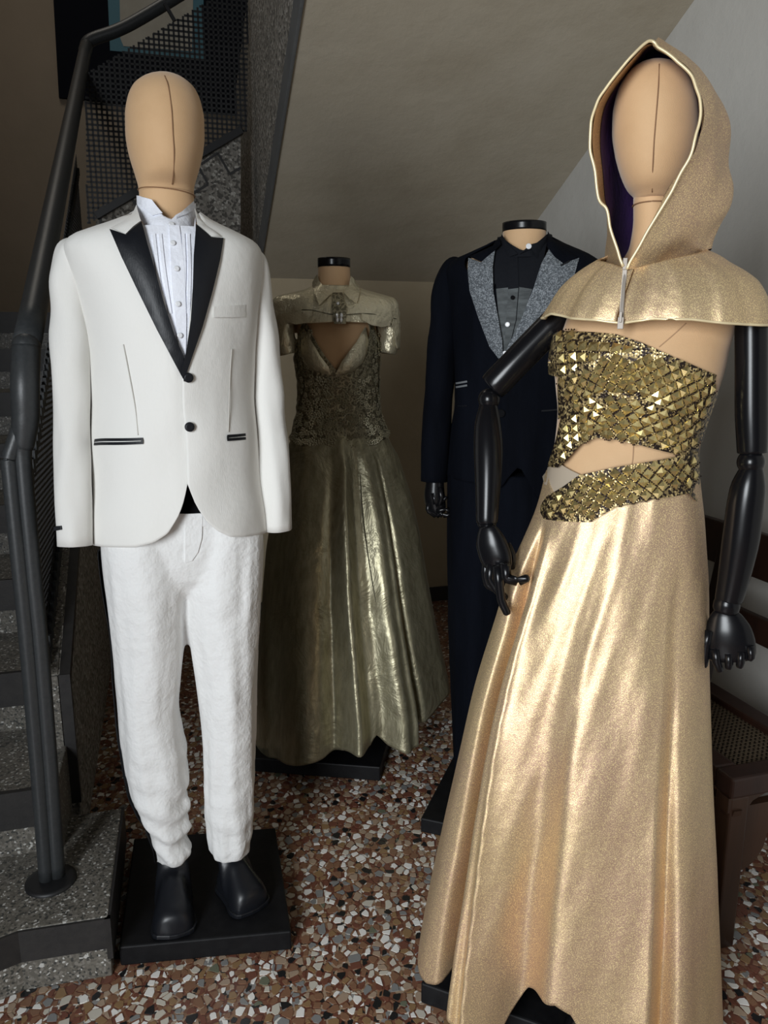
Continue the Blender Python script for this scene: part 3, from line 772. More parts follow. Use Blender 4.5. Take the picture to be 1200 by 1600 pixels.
def shoe(name, fig, ankle, toe, w, m, parent=None, hgt=0.12, zb=0.0, soles=True):
    """ankle, toe: local points on the ground plane zb"""
    a = Vector((ankle[0], ankle[1], zb)); t = Vector((toe[0], toe[1], zb)); d = (t-a).normalized(); s = Vector((-d.y, d.x, 0)); Ln = (t-a).length
    nr, nc = 26, 24; v = []; f = []
    topf = mono([-0.16, -0.10, 0, 0.15, 0.3, 0.5, 0.7, 0.85, 0.95, 1.0], [0.05, .075, .09, .10, .098, .082, .066, .056, .044, .012])
    wf = mono([-0.3, -0.25, -0.1, 0.1, 0.4, 0.7, 0.88, 0.97, 1.0], [.06, .55, .74, .76, .84, 1.0, .90, .58, .12])
    for i in range(nr+1):
        u = -0.30+1.30*i/nr; zz = topf(u) if u > -.16 else 0.05+0.02*(u+.3)/.14; ww = wf(u)*w/2
        for j in range(nc):
            th = 2*math.pi*j/nc; x = ww*math.copysign(abs(math.cos(th))**0.75, math.cos(th)); z = math.sin(th)
            z = zz*(z**0.85 if z > 0 else 0)+0.004
            v.append(a+d*(u*Ln)+s*x+UP*z)
    for i in range(nr):
        for j in range(nc):
            b = (j+1) % nc; f.append((i*nc+j, i*nc+b, (i+1)*nc+b, (i+1)*nc+j))
    f += [tuple(range(nc))[::-1], tuple(nr*nc+j for j in range(nc))]
    # shaft joined into the same mesh
    k0 = len(v); prof = [(0.03, .58, .30, 0.02), (0.07, .54, .31, 0.0), (0.11, .46, .26, -.02), (0.15, .36, .20, -.04), (0.20, .33, .18, -.05)]
    for z, rx, ry, o_ in prof:
        for j in range(nc):
            th = 2*math.pi*j/nc; v.append(a+d*(0.02+o_+math.sin(th)*ry*Ln*.62)+s*(math.cos(th)*rx*w*.82)+UP*z)
    for i in range(len(prof)-1):
        for j in range(nc):
            b = (j+1) % nc; f.append((k0+i*nc+j, k0+i*nc+b, k0+(i+1)*nc+b, k0+(i+1)*nc+j))
    f.append(tuple(k0+(len(prof)-1)*nc+j for j in range(nc)))
    o = obj(name, v, f, m, parent)
    rm_ = o.modifiers.new('merge', 'REMESH'); rm_.mode = 'VOXEL'; rm_.voxel_size = 0.006; rm_.use_smooth_shade = True
    sm = o.modifiers.new('smooth', 'SMOOTH'); sm.factor = 0.6; sm.iterations = 8
    if soles:
        out = []
        for i in range(nr+1):
            u = -0.30+1.30*i/nr; out.append((u, wf(u)*w/2+0.003))
        poly = [a+d*(u*Ln)+s*x for u, x in out]+[a+d*(u*Ln)-s*x for u, x in out[::-1]]
        g = MB(); g.prism([(p.x, p.y) for p in poly], zb+0.001, zb+0.013); sob = g.build('sole', M['rubber'], parent, bevel=0.003)
    return o
def button(name, lf, px, py, r, m, root, off=0.004, h=0.004):
    q = lf.front(px, py, off); return disc(name, q, lf.nrm(q.x, q.z), r, h, m, root)
def head(fig, root, rows, seam_px, neck_rows, joint=None):
    hl = Loft(fig, rows); hd = shell('head', hl, M['tan'], root, nr=60, nc=64)
    nl = Loft(fig, neck_rows); shell('neck', nl, M['tan'], root, nr=16, nc=48)
    line_on('seam', hl, seam_px, 0.0009, M['seam'], root, off=0.0007, n=90)
    return hl, nl

# ================================================================== A: figure in the white dinner suit
FA = Fig(-0.425, 1.655, 17.5)
ZB = 0.05
ra = FA.root('mannequin', 'tan cloth headed mannequin wearing the white dinner suit, black base', 'mannequin')
bA = [at_z(430, 1293, ZB), at_z(455, 1455, ZB), at_z(186, 1480, ZB)]
plinth(FA, ra, [flr(p) for p in bA], ZB)
hlA, nlA = head(FA, ra,
    [(116.5, 250, 266, .012, .012), (119, 238, 278, .028, .03), (126, 222, 292, .047, .05), (140, 207, 306, .068, .073), (160, 199, 314, .085, .09), (185, 195.5, 318.5, .096, .098), (212, 196, 319, .102, .098),
     (235, 199, 317, .103, .092), (255, 204, 313, .100, .084), (270, 209, 309, .094, .076), (280, 212, 306, .086, .07), (288, 214.5, 304, .072, .066), (295, 216, 303, .058, .062), (302, 217, 303, .052, .060)],
    [(257, 118), (263, 135), (268, 170), (270, 205), (272, 240), (271, 270), (269, 288)],
    [(300, 217, 303, .052, .060), (315, 218, 303, .051, .058), (350, 222, 300, .050, .055), (380, 225, 298, .05, .055)])
q0 = Loft(FA, [(296, 216, 303, .0565, .062), (312, 216, 303.5, .0535, .060)])
def ringline(lf, root, z, off, r, m, tilt=0.0, name='joint_line'):
    P = []
    for j in range(41):
        th = -math.pi*.62+math.pi*1.24*j/40; p = lf.p(th, z, off); p.z += tilt*math.sin(th); P.append(p)
    return tube(name, P, [r]*len(P), m, root, 8)
ringline(nlA, ra, FA.at(258, 302).z, 0.0015, 0.0011, M['seam'], tilt=-.004)
# hidden trunk and legs that carry the clothes
JA = Loft(FA, [(330, 214, 308, .060, .075, 2.0), (342, 196, 323, .078, .085, 2.0), (354, 168, 348, .092, .10, 2.0), (366, 135, 374, .104, .105, 2.05), (378, 108, 394, .112, .108, 2.1), (392, 100, 401, .120, .11, 2.1), (420, 108, 402, .134, .115, 2.0),
    (460, 122, 401, .145, .118, 1.85), (510, 134, 398, .150, .115, 1.75), (560, 141, 394, .147, .11, 1.72), (620, 143, 393, .142, .108, 1.72), (680, 143, 398, .142, .112, 1.9), (740, 143, 404, .146, .12, 1.8), (800, 143, 410, .150, .124, 1.95), (875, 143, 415, .152, .126, 1.95)])
shell('torso', JA, M['tan'], ra, z0=FA.at(250, 725).z, z1=FA.at(250, 345).z, off=-0.03, nr=30, nc=40)

# jacket
ja = FA.root('dinner_jacket', 'ivory white dinner jacket with black peak lapels and two black buttons', 'jacket')
def wrin(a, s1, ph=0.0):
    return lambda th, z: Vector((math.sin(th), -math.cos(th), 0))*(a*nz(math.sin(th)*.30+ph, math.cos(th)*.25, z*.8, s1))
def edge_fn(lf, pts):
    """pixel polyline -> z as a function of theta"""
    P = [lf.front(x, y) for x, y in pts]; return lin([(lf.uth(p), p.z) for p in P])
Lv = edge_fn(JA, [(216, 334), (222, 352), (232, 395), (247, 450), (266, 520), (288, 590), (292, 592)])
Rv = edge_fn(JA, [(306, 334), (305, 352), (303, 395), (300, 450), (294, 520), (286, 588), (284, 592)])
ztopA = JA.zmax
zhem = FA.at(250, 853).z; hemR = FA.at(400, 836).z
thL1, thR0 = JA.uth(JA.front(291, 650)), JA.uth(JA.front(286, 650))
Lh = edge_fn(JA, [(148, 851), (175, 855), (210, 855), (240, 848), (262, 834), (277, 810), (288, 780), (294, 750), (297, 738)])
Rh = edge_fn(JA, [(286, 735), (288, 742), (296, 765), (306, 790), (322, 815), (340, 830), (357, 838), (380, 838), (411, 832)])
BK = FA.at(250, 850, 0.1).z
def clampL(fn, lo, side): return lambda th: fn(th) if th > lo else side
sheet('front_panel', JA, M['tux'], ja, -math.pi*1.0, thL1+0.03, lambda th: Lv(th) if th > -1.5 else ztopA, lambda th: Lh(th), off=0.0, nr=90, nc=90, disp=wrin(.004, 8), solid=0.004)
sheet('front_panel', JA, M['tux'], ja, thR0, math.pi*1.0, lambda th: Rv(th) if th < 1.5 else ztopA, lambda th: Rh(th), off=0.005, nr=90, nc=90, disp=wrin(.004, 8, 3), solid=0.004)
# lapels and collar
patch('lapel', JA, [(221, 346), (197, 367), (171, 358), (190, 402), (214, 452), (245, 515), (272, 566), (286, 592), (288, 572), (286, 555), (272, 522), (255, 470), (240, 415), (230, 380)], 0.007, M['satin'], ja, thick=0.004, puff=0.003)
patch('lapel', JA, [(306, 350), (330, 371), (349, 372), (344, 405), (332, 455), (316, 512), (300, 558), (287, 596), (285, 575), (291, 548), (298, 500), (301, 450), (302.5, 400)], 0.010, M['satin'], ja, thick=0.004, puff=0.003)
patch('collar', JA, [(213, 320), (206, 334), (193, 346), (173, 356), (196, 366), (208, 354), (220, 345), (216, 332)], 0.008, M['tux'], ja, thick=0.004, puff=0.002)
patch('collar', JA, [(304, 326), (312, 340), (321, 352), (338, 363), (346, 370), (330, 370), (308, 350)], 0.009, M['tux'], ja, thick=0.004, puff=0.002)
for x, y in ((294, 590), (296, 667)): button('button', JA, x, y, 0.0095, M['satin'], ja, 0.010, 0.006)
# pockets
for pts in ([(144, 688), (165, 687), (223, 686)], [(146, 693.5), (165, 693), (223, 691.5)]): strip('pocket_welt', JA, pts, 0.0055, 0.006, M['satin'], ja)
for x in (146, 222): strip('pocket_welt', JA, [(x, 687), (x, 693)], 0.004, 0.006, M['satin'], ja)
for pts in ([(355, 681.5), (375, 680), (390, 678)], [(355, 687), (375, 685.5), (390, 684)]): strip('pocket_welt', JA, pts, 0.0055, 0.011, M['satin'], ja)
strip('pocket_welt', JA, [(356, 681), (356, 687)], 0.004, 0.011, M['satin'], ja)
patch('breast_pocket', JA, [(334, 479), (391, 476), (391, 496), (334, 496)], 0.008, M['tux'], ja, thick=0.003)
def groove(lf, pts, root, m='tuxseam', off=0.004, r=0.0011): line_on('seam', lf, pts, r, M[m], root, off=off, n=24, nc=6)
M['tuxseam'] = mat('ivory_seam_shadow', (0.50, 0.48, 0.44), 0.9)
groove(JA, [(193, 538), (203, 590), (212, 640), (216, 680)], ja); groove(JA, [(362, 545), (359, 600), (357, 675)], ja, off=.009)
# sleeves: hollow cuffs
def sleeve(name, fig, pts, y, ratio, m, root, wr=.006, ph=0.0, solid=0.003, n=44, nc=32):
    o = px_tube(name, fig, pts, y, ratio, m, root, n=n, nc=nc, caps=False, side=(1, 0, 0), disp=lambda u, a: wr*nz(u*6+ph, math.cos(a), math.sin(a), 1.2)-0.004*max(0, math.sin(u*19+ph))*math.exp(-((u-.55)/.16)**2), solid=solid)
    return o
sleeve('sleeve', FA, [(126, 384, 20, .01), (116, 389, 40, .008), (109, 405, 52, .005), (108, 440, 58, .0), (108, 490, 60, .0), (110, 550, 63, -.008), (112, 620, 59, -.015), (114, 700, 57, -.025), (115, 770, 57, -.04), (117, 852, 57, -.055)], 0, 1.05, M['tux'], ja)
sleeve('sleeve', FA, [(386, 398, 18, .015), (393, 402, 32, .012), (398, 420, 42, .01), (405, 475, 44, .01), (411, 530, 46, .005), (417, 590, 47, .0), (421, 650, 49, -.01), (426, 710, 50, -.02), (430, 770, 49, -.03), (434, 828, 43, -.035)], 0, 1.1, M['tux'], ja, ph=4)
g = MB(); qa = FA.at(90, 825, -.078); g.bar(qa-Vector((.006, -.006, .002)), qa+Vector((.009, -.002, .001)), 0.010, 0.008, up=UP); g.build('cuff_tab', M['satin'], ja, bevel=.001)

# shirt
sa = FA.root('dress_shirt', 'white pleated dress shirt with raised wing collar', 'shirt')
patch('shirt_front', JA, [(214, 336), (224, 352), (303, 354), (305, 340), (304, 400), (302, 470), (296, 530), (289, 580), (284, 580), (266, 525), (244, 450), (228, 385)], -0.004, M['shirt'], sa, thick=0.003)
CA = Loft(FA, [(304, 214, 305, .062, .062, 2), (330, 215, 305, .064, .064, 2), (345, 214, 307, .078, .068, 2), (362, 213, 309, .096, .072, 2), (384, 212, 311, .112, .074, 2)])
def wing(th):
    P = [(-1.55, 308), (-1.2, 308), (-0.75, 311), (-0.15, 340), (0.1, 346), (0.2, 338), (0.75, 322), (1.3, 318), (1.55, 315)]
    return FA.at(260, lin(P)(max(-1.55, min(1.55, th))), -.065*math.cos(th)).z
sheet('collar', CA, M['shirt'], sa, -math.pi, math.pi, wing, lambda th: FA.at(260, 372, -.085*math.cos(th)).z, off=0.0, nr=14, nc=80, solid=0.002)
patch('collar_wing', CA, [(216, 308), (237, 312), (254, 333), (238, 337), (217, 318)], 0.004, M['shirt'], sa, thick=0.002, puff=.001)
patch('collar_wing', CA, [(303, 314), (306, 329), (290, 335), (274, 341), (286, 329)], 0.004, M['shirt'], sa, thick=0.002, puff=.003)
patch('placket', JA, [(264, 352), (280, 352), (288, 420), (291, 500), (290, 560), (283, 560), (276, 520), (268, 440)], -0.001, M['shirt'], sa, thick=0.003)
for k, x0 in enumerate((240, 250, 286, 294)):
    strip('pleat', JA, [(x0, 365), (x0+(6 if k < 2 else 2), 420), (x0+(16 if k < 2 else 0), 490)], 0.006, -0.0015, M['shirt'], sa, thick=0.003)
for x, y in ((270, 380), (276, 420), (278, 475), (281, 524)): button('button', JA, x, y, 0.0052, M['button'], sa, 0.003, 0.003)
button('button', CA, 268, 351, 0.0055, M['button'], sa, 0.002, 0.003)

# black waist sash glimpsed between the jacket fronts
wa = FA.root('waist_sash', 'black cummerbund glimpsed between the white jacket fronts', 'cummerbund')
WA = Loft(FA, [(730, 156, 398, .100, .10, 2.3), (800, 156, 405, .108, .105, 2.3)])
shell('band', WA, M['blackcloth'], wa, z0=FA.at(290, 793).z, z1=FA.at(290, 735).z, nr=8, nc=50, capa=False, capb=False, solid=.002)

# trousers
ta = FA.root('dress_trousers', 'white tapered dress trousers, one leg gathered at the ankle', 'trousers')
TL = Loft(FA, [(790, 154, 300, .110, .11, 2.5), (850, 157, 298, .116, .12, 2.5), (900, 162, 294, .115, .12, 2.4), (950, 168, 289, .108, .11, 2.3), (1000, 174, 288, .100, .10, 2.2), (1060, 179, 283, .092, .095, 2.1), (1110, 185, 280, .085, .088, 2.1), (1150, 189, 287, .084, .086, 2.1),
    (1190, 195, 294, .082, .086, 2.1), (1230, 203, 293, .078, .08, 2.1), (1260, 215, 294, .072, .075, 2.1), (1290, 232, 293, .064, .066, 2.1), (1312, 239, 293, .056, .06, 2.1), (1336, 245, 293, .052, .058, 2.1)])
TR = Loft(FA, [(790, 280, 408, .106, .11, 2.5), (850, 283, 410, .113, .12, 2.5), (900, 286, 409, .113, .12, 2.4), (950, 290, 406, .106, .11, 2.3), (1000, 297, 403, .100, .10, 2.2), (1060, 306, 401, .092, .095, 2.1), (1120, 313, 400, .086, .088, 2.1),
    (1180, 317, 398, .080, .083, 2.1), (1240, 318, 397, .074, .076, 2.1), (1280, 321, 396, .068, .07, 2.1), (1326, 328, 391, .060, .064, 2.1)])
zK = FA.at(250, 1130).z; zA = FA.at(250, 1355).z
def legd(lo, amp, ph):
    def f(th, z):
        k = max(0, min(1, (zK-z)/(zK-zA))); fold = math.sin((z*95)+2.2*math.sin(th+ph)+2.5*nz(th, z*9, ph, 1))
        c = Vector((math.sin(th), -math.cos(th), 0))
        crease = 0.006*math.exp(-(th/0.22)**2)*(1-k) 
        return c*(amp*k*fold*(0.5+0.5*math.cos(th-lo))+0.007*nz(math.cos(th)*1.2, math.sin(th)*1.2+ph, z*1.6, 3)+crease)
    return f
def weld(name, objs, m, root, voxel=.0055, it=6):
    '''several closed tubes become one continuous cloth surface'''
    v, f = [], []
    for o in objs:
        k = len(v); v += [tuple(p.co) for p in o.data.vertices]; f += [tuple(i+k for i in q.vertices) for q in o.data.polygons]; bpy.data.objects.remove(o)
    o = obj(name, v, f, m, root); fix_normals(o)
    r = o.modifiers.new('weld', 'REMESH'); r.mode = 'VOXEL'; r.voxel_size = voxel; r.use_smooth_shade = True
    q = o.modifiers.new('smooth', 'SMOOTH'); q.factor = .6; q.iterations = it
    return o
lgl = shell('leg', TL, M['trouser'], ta, off=0.0, nr=150, nc=64, disp=legd(0.9, 0.013, 0.5))
lgr = shell('leg', TR, M['trouser'], ta, off=0.0, nr=110, nc=64, disp=legd(0.2, 0.0025, 2.0))
TH = Loft(FA, [(790, 154, 408, .118, .12, 2.5), (850, 157, 410, .112, .125, 2.3), (885, 172, 398, .098, .12, 2.2), (912, 215, 358, .070, .09, 2.0), (930, 262, 318, .04, .05, 2.0)])
seat = shell('seat', TH, M['trouser'], ta, nr=30, nc=80)
weld('legs_and_seat', [lgl, lgr, seat], M['trouser'], ta, it=8)
patch('fly', TH, [(289, 806), (316, 806), (315, 840), (309, 862), (300, 875), (289, 879)], -0.003, M['trouser'], ta, thick=0.006)
strip('waistband', TH, [(262, 812), (290, 813), (330, 811)], 0.028, -0.001, M['trouser'], ta, thick=.003)
M['trimblack'] = M['satin']
def side_stripe(lf, th0, th1, z0, z1, root):
    return sheet('side_stripe', lf, M['satin'], root, th0, th1, lambda th: z1, lambda th: z0, off=0.006, nr=80, nc=6, disp=legd(0.9, 0.0085, 0.5), solid=.001)
side_stripe(TL, -math.pi*.62, -math.pi*.488, zA+.01, FA.at(170, 860).z, ta)
# shoes
zs = ZB
def local_floor(fig, px, py, z): return fig.atz(px, py, z)
for lf, (tx, ty), lab in ((TL, (271, 1462), 'black rubber ankle shoe under the gathered trouser leg'), (TR, (400, 1421), 'black rubber ankle shoe under the straight trouser leg')):
    s_ = FA.root('shoe', lab, 'shoe', 'shoes on the white suit figure')
    ax = lf.fx(lf.zmin); t = local_floor(FA, tx, ty, zs+.012)
    shoe('upper', FA, (ax, .0), (t.x, t.y), 0.098, M['rubber'], s_, zb=zs)
# ================================================================== B: headless figure in the pewter gown
FB = Fig(-0.175, 2.50, 13.0)
rb = FB.root('mannequin', 'headless tan bust wearing the pewter gown, black disc on neck', 'mannequin')
pB1 = flr(at_z(594, 1221, 0)); eB1 = Vector((-math.cos(.14), math.sin(.14), 0)); 
plinth(FB, rb, [pB1+eB1*.44, pB1, pB1+Vector((eB1.y, -eB1.x, 0))*.42], 0.05)
NB = Loft(FB, [(412, 497.5, 546.5, .046, .05), (432, 497, 547, .047, .052), (452, 494, 551, .052, .056), (475, 480, 568, .06, .07)])
shell('neck', NB, M['tan'], rb, nr=14, nc=40)
CB = Loft(FB, [(404, 496.5, 547, .049, .053), (418, 496.5, 547, .049, .053)])
shell('neck_cap', CB, M['plastic'], rb, nr=4, nc=40)
BB = Loft(FB, [(462, 470, 575, .06, .075, 2.1), (476, 442, 604, .075, .085, 2.2), (500, 462, 588, .09, .09, 2.2), (530, 463, 589, .108, .09, 2.2), (560, 462, 590, .112, .088, 2.2), (600, 467, 588, .098, .082, 2.2), (640, 466, 590, .090, .082, 2.2), (665, 460, 598, .098, .09, 2.2), (700, 452, 612, .11, .10, 2.2)])
shell('torso', BB, M['tan'], rb, z1=FB.at(520, 464).z, off=-0.004, nr=40, nc=56)
g = MB(); zt_ = FB.at(520, 690).z; g.prism([(.012*math.cos(a), .012*math.sin(a)) for a in [2*math.pi*i/12 for i in range(12)]], 0.05, zt_); g.build('pole', M['plastic'], rb)

# bolero: yoke, collar, cap sleeves, flaps, brooch placket
bo = FB.root('cropped_bolero', 'champagne foil cropped bolero with pointed collar and cap sleeves', 'bolero')
BO = Loft(FB, [(445, 492, 553, .056, .062, 2.0), (452, 480, 566, .062, .07, 2.0), (459, 456, 592, .072, .08, 2.1), (466, 430, 616, .085, .09, 2.3), (476, 424, 621, .098, .098, 2.4), (490, 424, 622, .110, .102, 2.4), (515, 424, 622, .118, .102, 2.4), (545, 426, 621, .12, .10, 2.4)])
def boh(th):
    return FB.at(520, lin([(-3.2, 520), (-1.9, 520), (-1.6, 547), (-1.08, 545), (-.90, 506), (-.45, 507), (0, 505), (.45, 506), (.86, 508), (1.06, 544), (1.6, 547), (1.9, 520), (3.2, 520)])(th)).z
sheet('yoke', BO, M['foil'], bo, -math.pi, math.pi, lambda th: BO.zmax-0.006*max(0, math.cos(th)), boh, nr=26, nc=110, disp=wrin(.004, 12), solid=.003)
patch('collar', BO, [(495, 429), (499, 440), (508, 450), (519, 457), (498, 477), (491, 458), (488, 441)], 0.012, M['foil'], bo, thick=.004, puff=.002)
patch('collar', BO, [(548, 431), (555, 440), (560, 447), (557, 474), (545, 466), (536, 456), (545, 447)], 0.012, M['foil'], bo, thick=.004, puff=.002)
patch('placket', BO, [(519, 457), (534, 457), (541, 480), (540, 506), (522, 506), (519, 480)], 0.009, M['lace'], bo, thick=.004, puff=.002)
patch('pocket_flap', BO, [(440, 491), (487, 485), (487, 500), (482, 504), (462, 507), (441, 501)], 0.009, M['foil'], bo, thick=.003)
patch('pocket_flap', BO, [(565, 490), (612, 497), (609, 509), (596, 511), (580, 508), (566, 500)], 0.009, M['foil'], bo, thick=.003)
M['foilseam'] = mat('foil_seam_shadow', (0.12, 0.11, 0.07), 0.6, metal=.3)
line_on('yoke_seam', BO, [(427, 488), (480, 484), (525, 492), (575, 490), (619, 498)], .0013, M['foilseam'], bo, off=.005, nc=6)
for dx, dy in ((-3.5, -3), (3.5, -3), (-3, 4), (3, 4)):
    q = BO.front(530+dx, 496+dy, .018); ball('crystal', q, .0062, M['crystal'], bo, .8, .5, 1.25, 6, 10)
ball('crystal', BO.front(528, 474, .018), .005, M['crystal'], bo, 1, .5, 1, 6, 10)
for sgn, pts in ((-1, [(447, 470, 26, .0), (441, 487, 36, 0), (440, 505, 38, .0), (443, 528, 36, 0), (449, 553, 30, .0)]), (1, [(598, 474, 24, .0), (604, 490, 34, .0), (606, 505, 36, 0), (606, 528, 34, 0), (603, 552, 30, .0)])):
    sleeve('cap_sleeve', FB, pts, 0, 1.7, M['foil'], bo, wr=.004, n=20, nc=32)

# gown
go = FB.root('evening_gown', 'pewter taffeta evening gown with lace bodice and full skirt', 'gown')
def gtop(th):
    return FB.at(520, lin([(-3.2, 575), (-1.9, 565), (-1.45, 548), (-1.05, 500), (-.98, 498), (-.55, 540), (-.08, 583), (.05, 583), (.45, 548), (.80, 515), (.9, 498), (1.0, 500), (1.45, 548), (1.9, 565), (3.2, 575)])(th)).z
def ghem(th):
    base = lin([(-3.2, 685), (-1.4, 680), (-.9, 686), (-.35, 684), (0, 694), (.35, 690), (.9, 678), (1.4, 676), (3.2, 685)])(th)
    return FB.at(520, base+3.2*abs(math.sin(th*7.5))).z
GB = Loft(FB, [(496, 464, 577, .102, .09, 2.2), (530, 461, 590, .112, .094, 2.2), (560, 460, 591, .117, .092, 2.2), (600, 465, 590, .104, .086, 2.2), (640, 464, 592, .096, .086, 2.2), (665, 458, 600, .106, .094, 2.2), (702, 448, 614, .122, .105, 2.2)])
bd = sheet('bodice', GB, M['lace'], go, -math.pi, math.pi, gtop, ghem, nr=70, nc=200, disp=lambda th, z: Vector((math.sin(th), -math.cos(th), 0))*(0.0035*nz(math.sin(th)*2, z*2, 1, 24)), solid=.003)
lft = [(470, 519), (475, 513), (487, 534), (500, 556), (513, 573), (517, 586), (505, 584), (484, 577), (470, 558)]
rgt = [(565, 519), (571, 510), (576, 535), (573, 552), (567, 567), (552, 580), (535, 587), (524, 584), (533, 566), (546, 548), (557, 534)]
for pts in (lft, rgt): patch('turned_facing', GB, pts, 0.004, M['foil'], go, thick=.003, puff=.009)
# lace motifs in relief
random.seed(11)
g = MB()
def rosette(mb, q, n, r):
    n = Vector(n); x = n.orthogonal().normalized(); y = n.cross(x); a0 = random.random()*6.28
    for k in range(5):
        a = a0+k*1.2566; c = q+x*math.cos(a)*r*.6+y*math.sin(a)*r*.6; ring = []
        for j in range(7):
            b = 6.283*j/7; ring.append(c+x*math.cos(b)*r*.42+y*math.sin(b)*r*.42)
        mb.add(ring+[c+n*r*.35], [(j, (j+1) % 7, 7) for j in range(7)])
for i in range(420):
    th = random.uniform(-1.35, 1.35); a, b = ghem(th), gtop(th); z = a+(b-a)*random.random()**1.35
    if z > FB.at(520, 588).z and abs(th) < .75: continue
    q = GB.p(th, z, .004); rosette(g, q, GB.nrm(q.x, z), random.uniform(.006, .011))
for i in range(46):
    th = -1.4+2.8*i/45; z = ghem(th)+.004; q = GB.p(th, z, .005); rosette(g, q, GB.nrm(q.x, z), .010)
g.build('lace_motif', M['lacebump'], go, kind='stuff')
SB = Loft(FB, [(668, 462, 597, .10, .095, 2.1), (690, 452, 607, .125, .12, 2.0), (720, 446, 622, .150, .15, 2.0), (800, 424, 645, .205, .20, 2.0), (900, 411, 661, .26, .25, 2.0), (1000, 404, 679, .305, .30, 2.0), (1080, 398, 694, .335, .33, 2.0), (1180, 392, 690, .36, .36, 2.0)])
zs0, zs1 = FB.at(520, 690).z, FB.at(520, 1165).z
def gauss(x, c, s): return math.exp(-((x-c)/s)**2)
def sbd(th, z):
    k = max(0, min(1, (zs0+.02-z)/(zs0-zs1))); u = math.sin(th) if math.cos(th) > 0 else (2-abs(math.sin(th)))*math.copysign(1, th)
    t = k**.75
    f = .9*gauss(u, -.62, .16)-1.05*gauss(u, -.30-.06*k, .085)+1.1*gauss(u, -.13, .06)-.5*gauss(u, .0, .05)-.8*gauss(u, .10, .09)+.95*gauss(u, .30, .09)+.5*gauss(u, .43, .03)-1.0*gauss(u, .50, .035)-.2*gauss(u, .7, .15)+.35*gauss(u, .9, .07)-.4*gauss(u, -.85, .08)
    f += .6*math.sin(th*5) if math.cos(th) < 0 else 0
    w = .006*nz(u*.8, z*1.6, 3.3, 3)+.003*nz(u*1.5, z*3, 1.3, 4)+0.010*k*k*math.exp(-((z-.62)/.05)**2)*nz(u*3, z*6, 9, 3)
    return Vector((math.sin(th)*.55, -math.cos(th), 0))*(0.042*t*f+w)
def skirt_hem(th):
    pts = [(-3.2, 1150), (-1.5, 1150), (-1.2, 1164), (-.8, 1171), (-.45, 1172), (-.25, 1164), (0.0, 1166), (.06, 1152), (.16, 1166), (.32, 1171), (.46, 1164), (.50, 1142), (.62, 1135), (.85, 1115), (1.1, 1096), (1.35, 1085), (1.6, 1090), (3.2, 1150)]
    y = lin(pts)(th); th_ = max(-1.3, min(1.3, th)); 
    yl = -SB.fd(.2)*math.cos(th_)*.9
    return FB.at(540, y, yl).z
sheet('skirt', SB, M['taffeta'], go, -math.pi, math.pi, lambda th: SB.zmax, skirt_hem, nr=120, nc=300, disp=sbd, solid=.002)
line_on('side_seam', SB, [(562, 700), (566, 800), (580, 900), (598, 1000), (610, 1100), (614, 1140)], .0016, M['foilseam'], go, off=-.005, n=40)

# ================================================================== C: headless figure in the navy suit
FC = Fig(0.375, 2.20, yaw_to(.375, 2.2, -3))
rc = FC.root('mannequin', 'headless tan bust in navy suit with glossy black neck disc', 'mannequin')
pC1 = flr(at_z(657, 1300, 0)); pC2 = flr(at_z(712, 1312, 0)); dC = (pC2-pC1).normalized(); pC3 = flr(at_z(712, 1214, .045)); eC = Vector((-dC.y, dC.x, 0))
plinth(FC, rc, [pC1+dC*.45, pC1, pC1+eC*.42], 0.045)
NC = Loft(FC, [(358, 786, 853, .055, .062), (378, 785, 854, .057, .064), (392, 780, 858, .062, .07), (430, 765, 875, .07, .08)])
shell('neck', NC, M['tan'], rc, nr=14, nc=40)
CC = Loft(FC, [(348.5, 785, 854, .058, .065), (362, 785, 854, .058, .065)])
shell('neck_cap', CC, M['plastic'], rc, nr=4, nc=48)
JC = Loft(FC, [(372, 782, 860, .060, .08, 2.0), (384, 758, 880, .078, .09, 2.1), (396, 730, 908, .09, .10, 2.2), (408, 706, 928, .10, .11, 2.4), (425, 697, 938, .115, .115, 2.4), (460, 702, 934, .128, .118, 2.4), (520, 708, 918, .13, .115, 2.3), (580, 711, 900, .122, .11, 2.3), (630, 711, 898, .118, .108, 2.3), (680, 704, 904, .122, .112, 2.3), (750, 698, 912, .128, .118, 2.3), (800, 698, 915, .13, .12, 2.3)])
shell('torso', JC, M['tan'], rc, z0=FC.at(790, 690).z, z1=FC.at(790, 392).z, off=-.032, nr=24, nc=40)
jc = FC.root('dinner_jacket', 'dark navy jacket with wide speckled grey peak lapels', 'jacket')
LvC = edge_fn(JC, [(776, 376), (771, 420), (772, 470), (780, 520), (787, 572), (790, 574)])
RvC = edge_fn(JC, [(858, 376), (846, 408), (832, 450), (812, 505), (795, 545), (785, 570), (782, 574)])
tl, tr = JC.uth(JC.front(789, 640)), JC.uth(JC.front(783, 640))
hemCz = lambda th: FC.at(790, lin([(-3.2, 752), (-1.2, 752), (-.5, 755), (-.1, 760), (0.05, 728), (.1, 728), (.3, 775), (.6, 768), (1.2, 758), (3.2, 752)])(th), -.10).z
sheet('front_panel', JC, M['navy'], jc, -math.pi, tl, lambda th: LvC(th) if th > -1.5 else JC.zmax, hemCz, nr=60, nc=70, disp=wrin(.005, 8, 5), solid=.004)
sheet('front_panel', JC, M['navy'], jc, tr, math.pi, lambda th: RvC(th) if th < 1.5 else JC.zmax, hemCz, off=.005, nr=60, nc=70, disp=wrin(.005, 8, 8), solid=.004)
patch('lapel', JC, [(732, 403), (752, 410), (774, 389), (770, 417), (771, 455), (785, 533), (786, 569), (765, 542), (746, 492), (734, 455), (731, 425)], .008, M['greylapel'], jc, thick=.004, puff=.003)
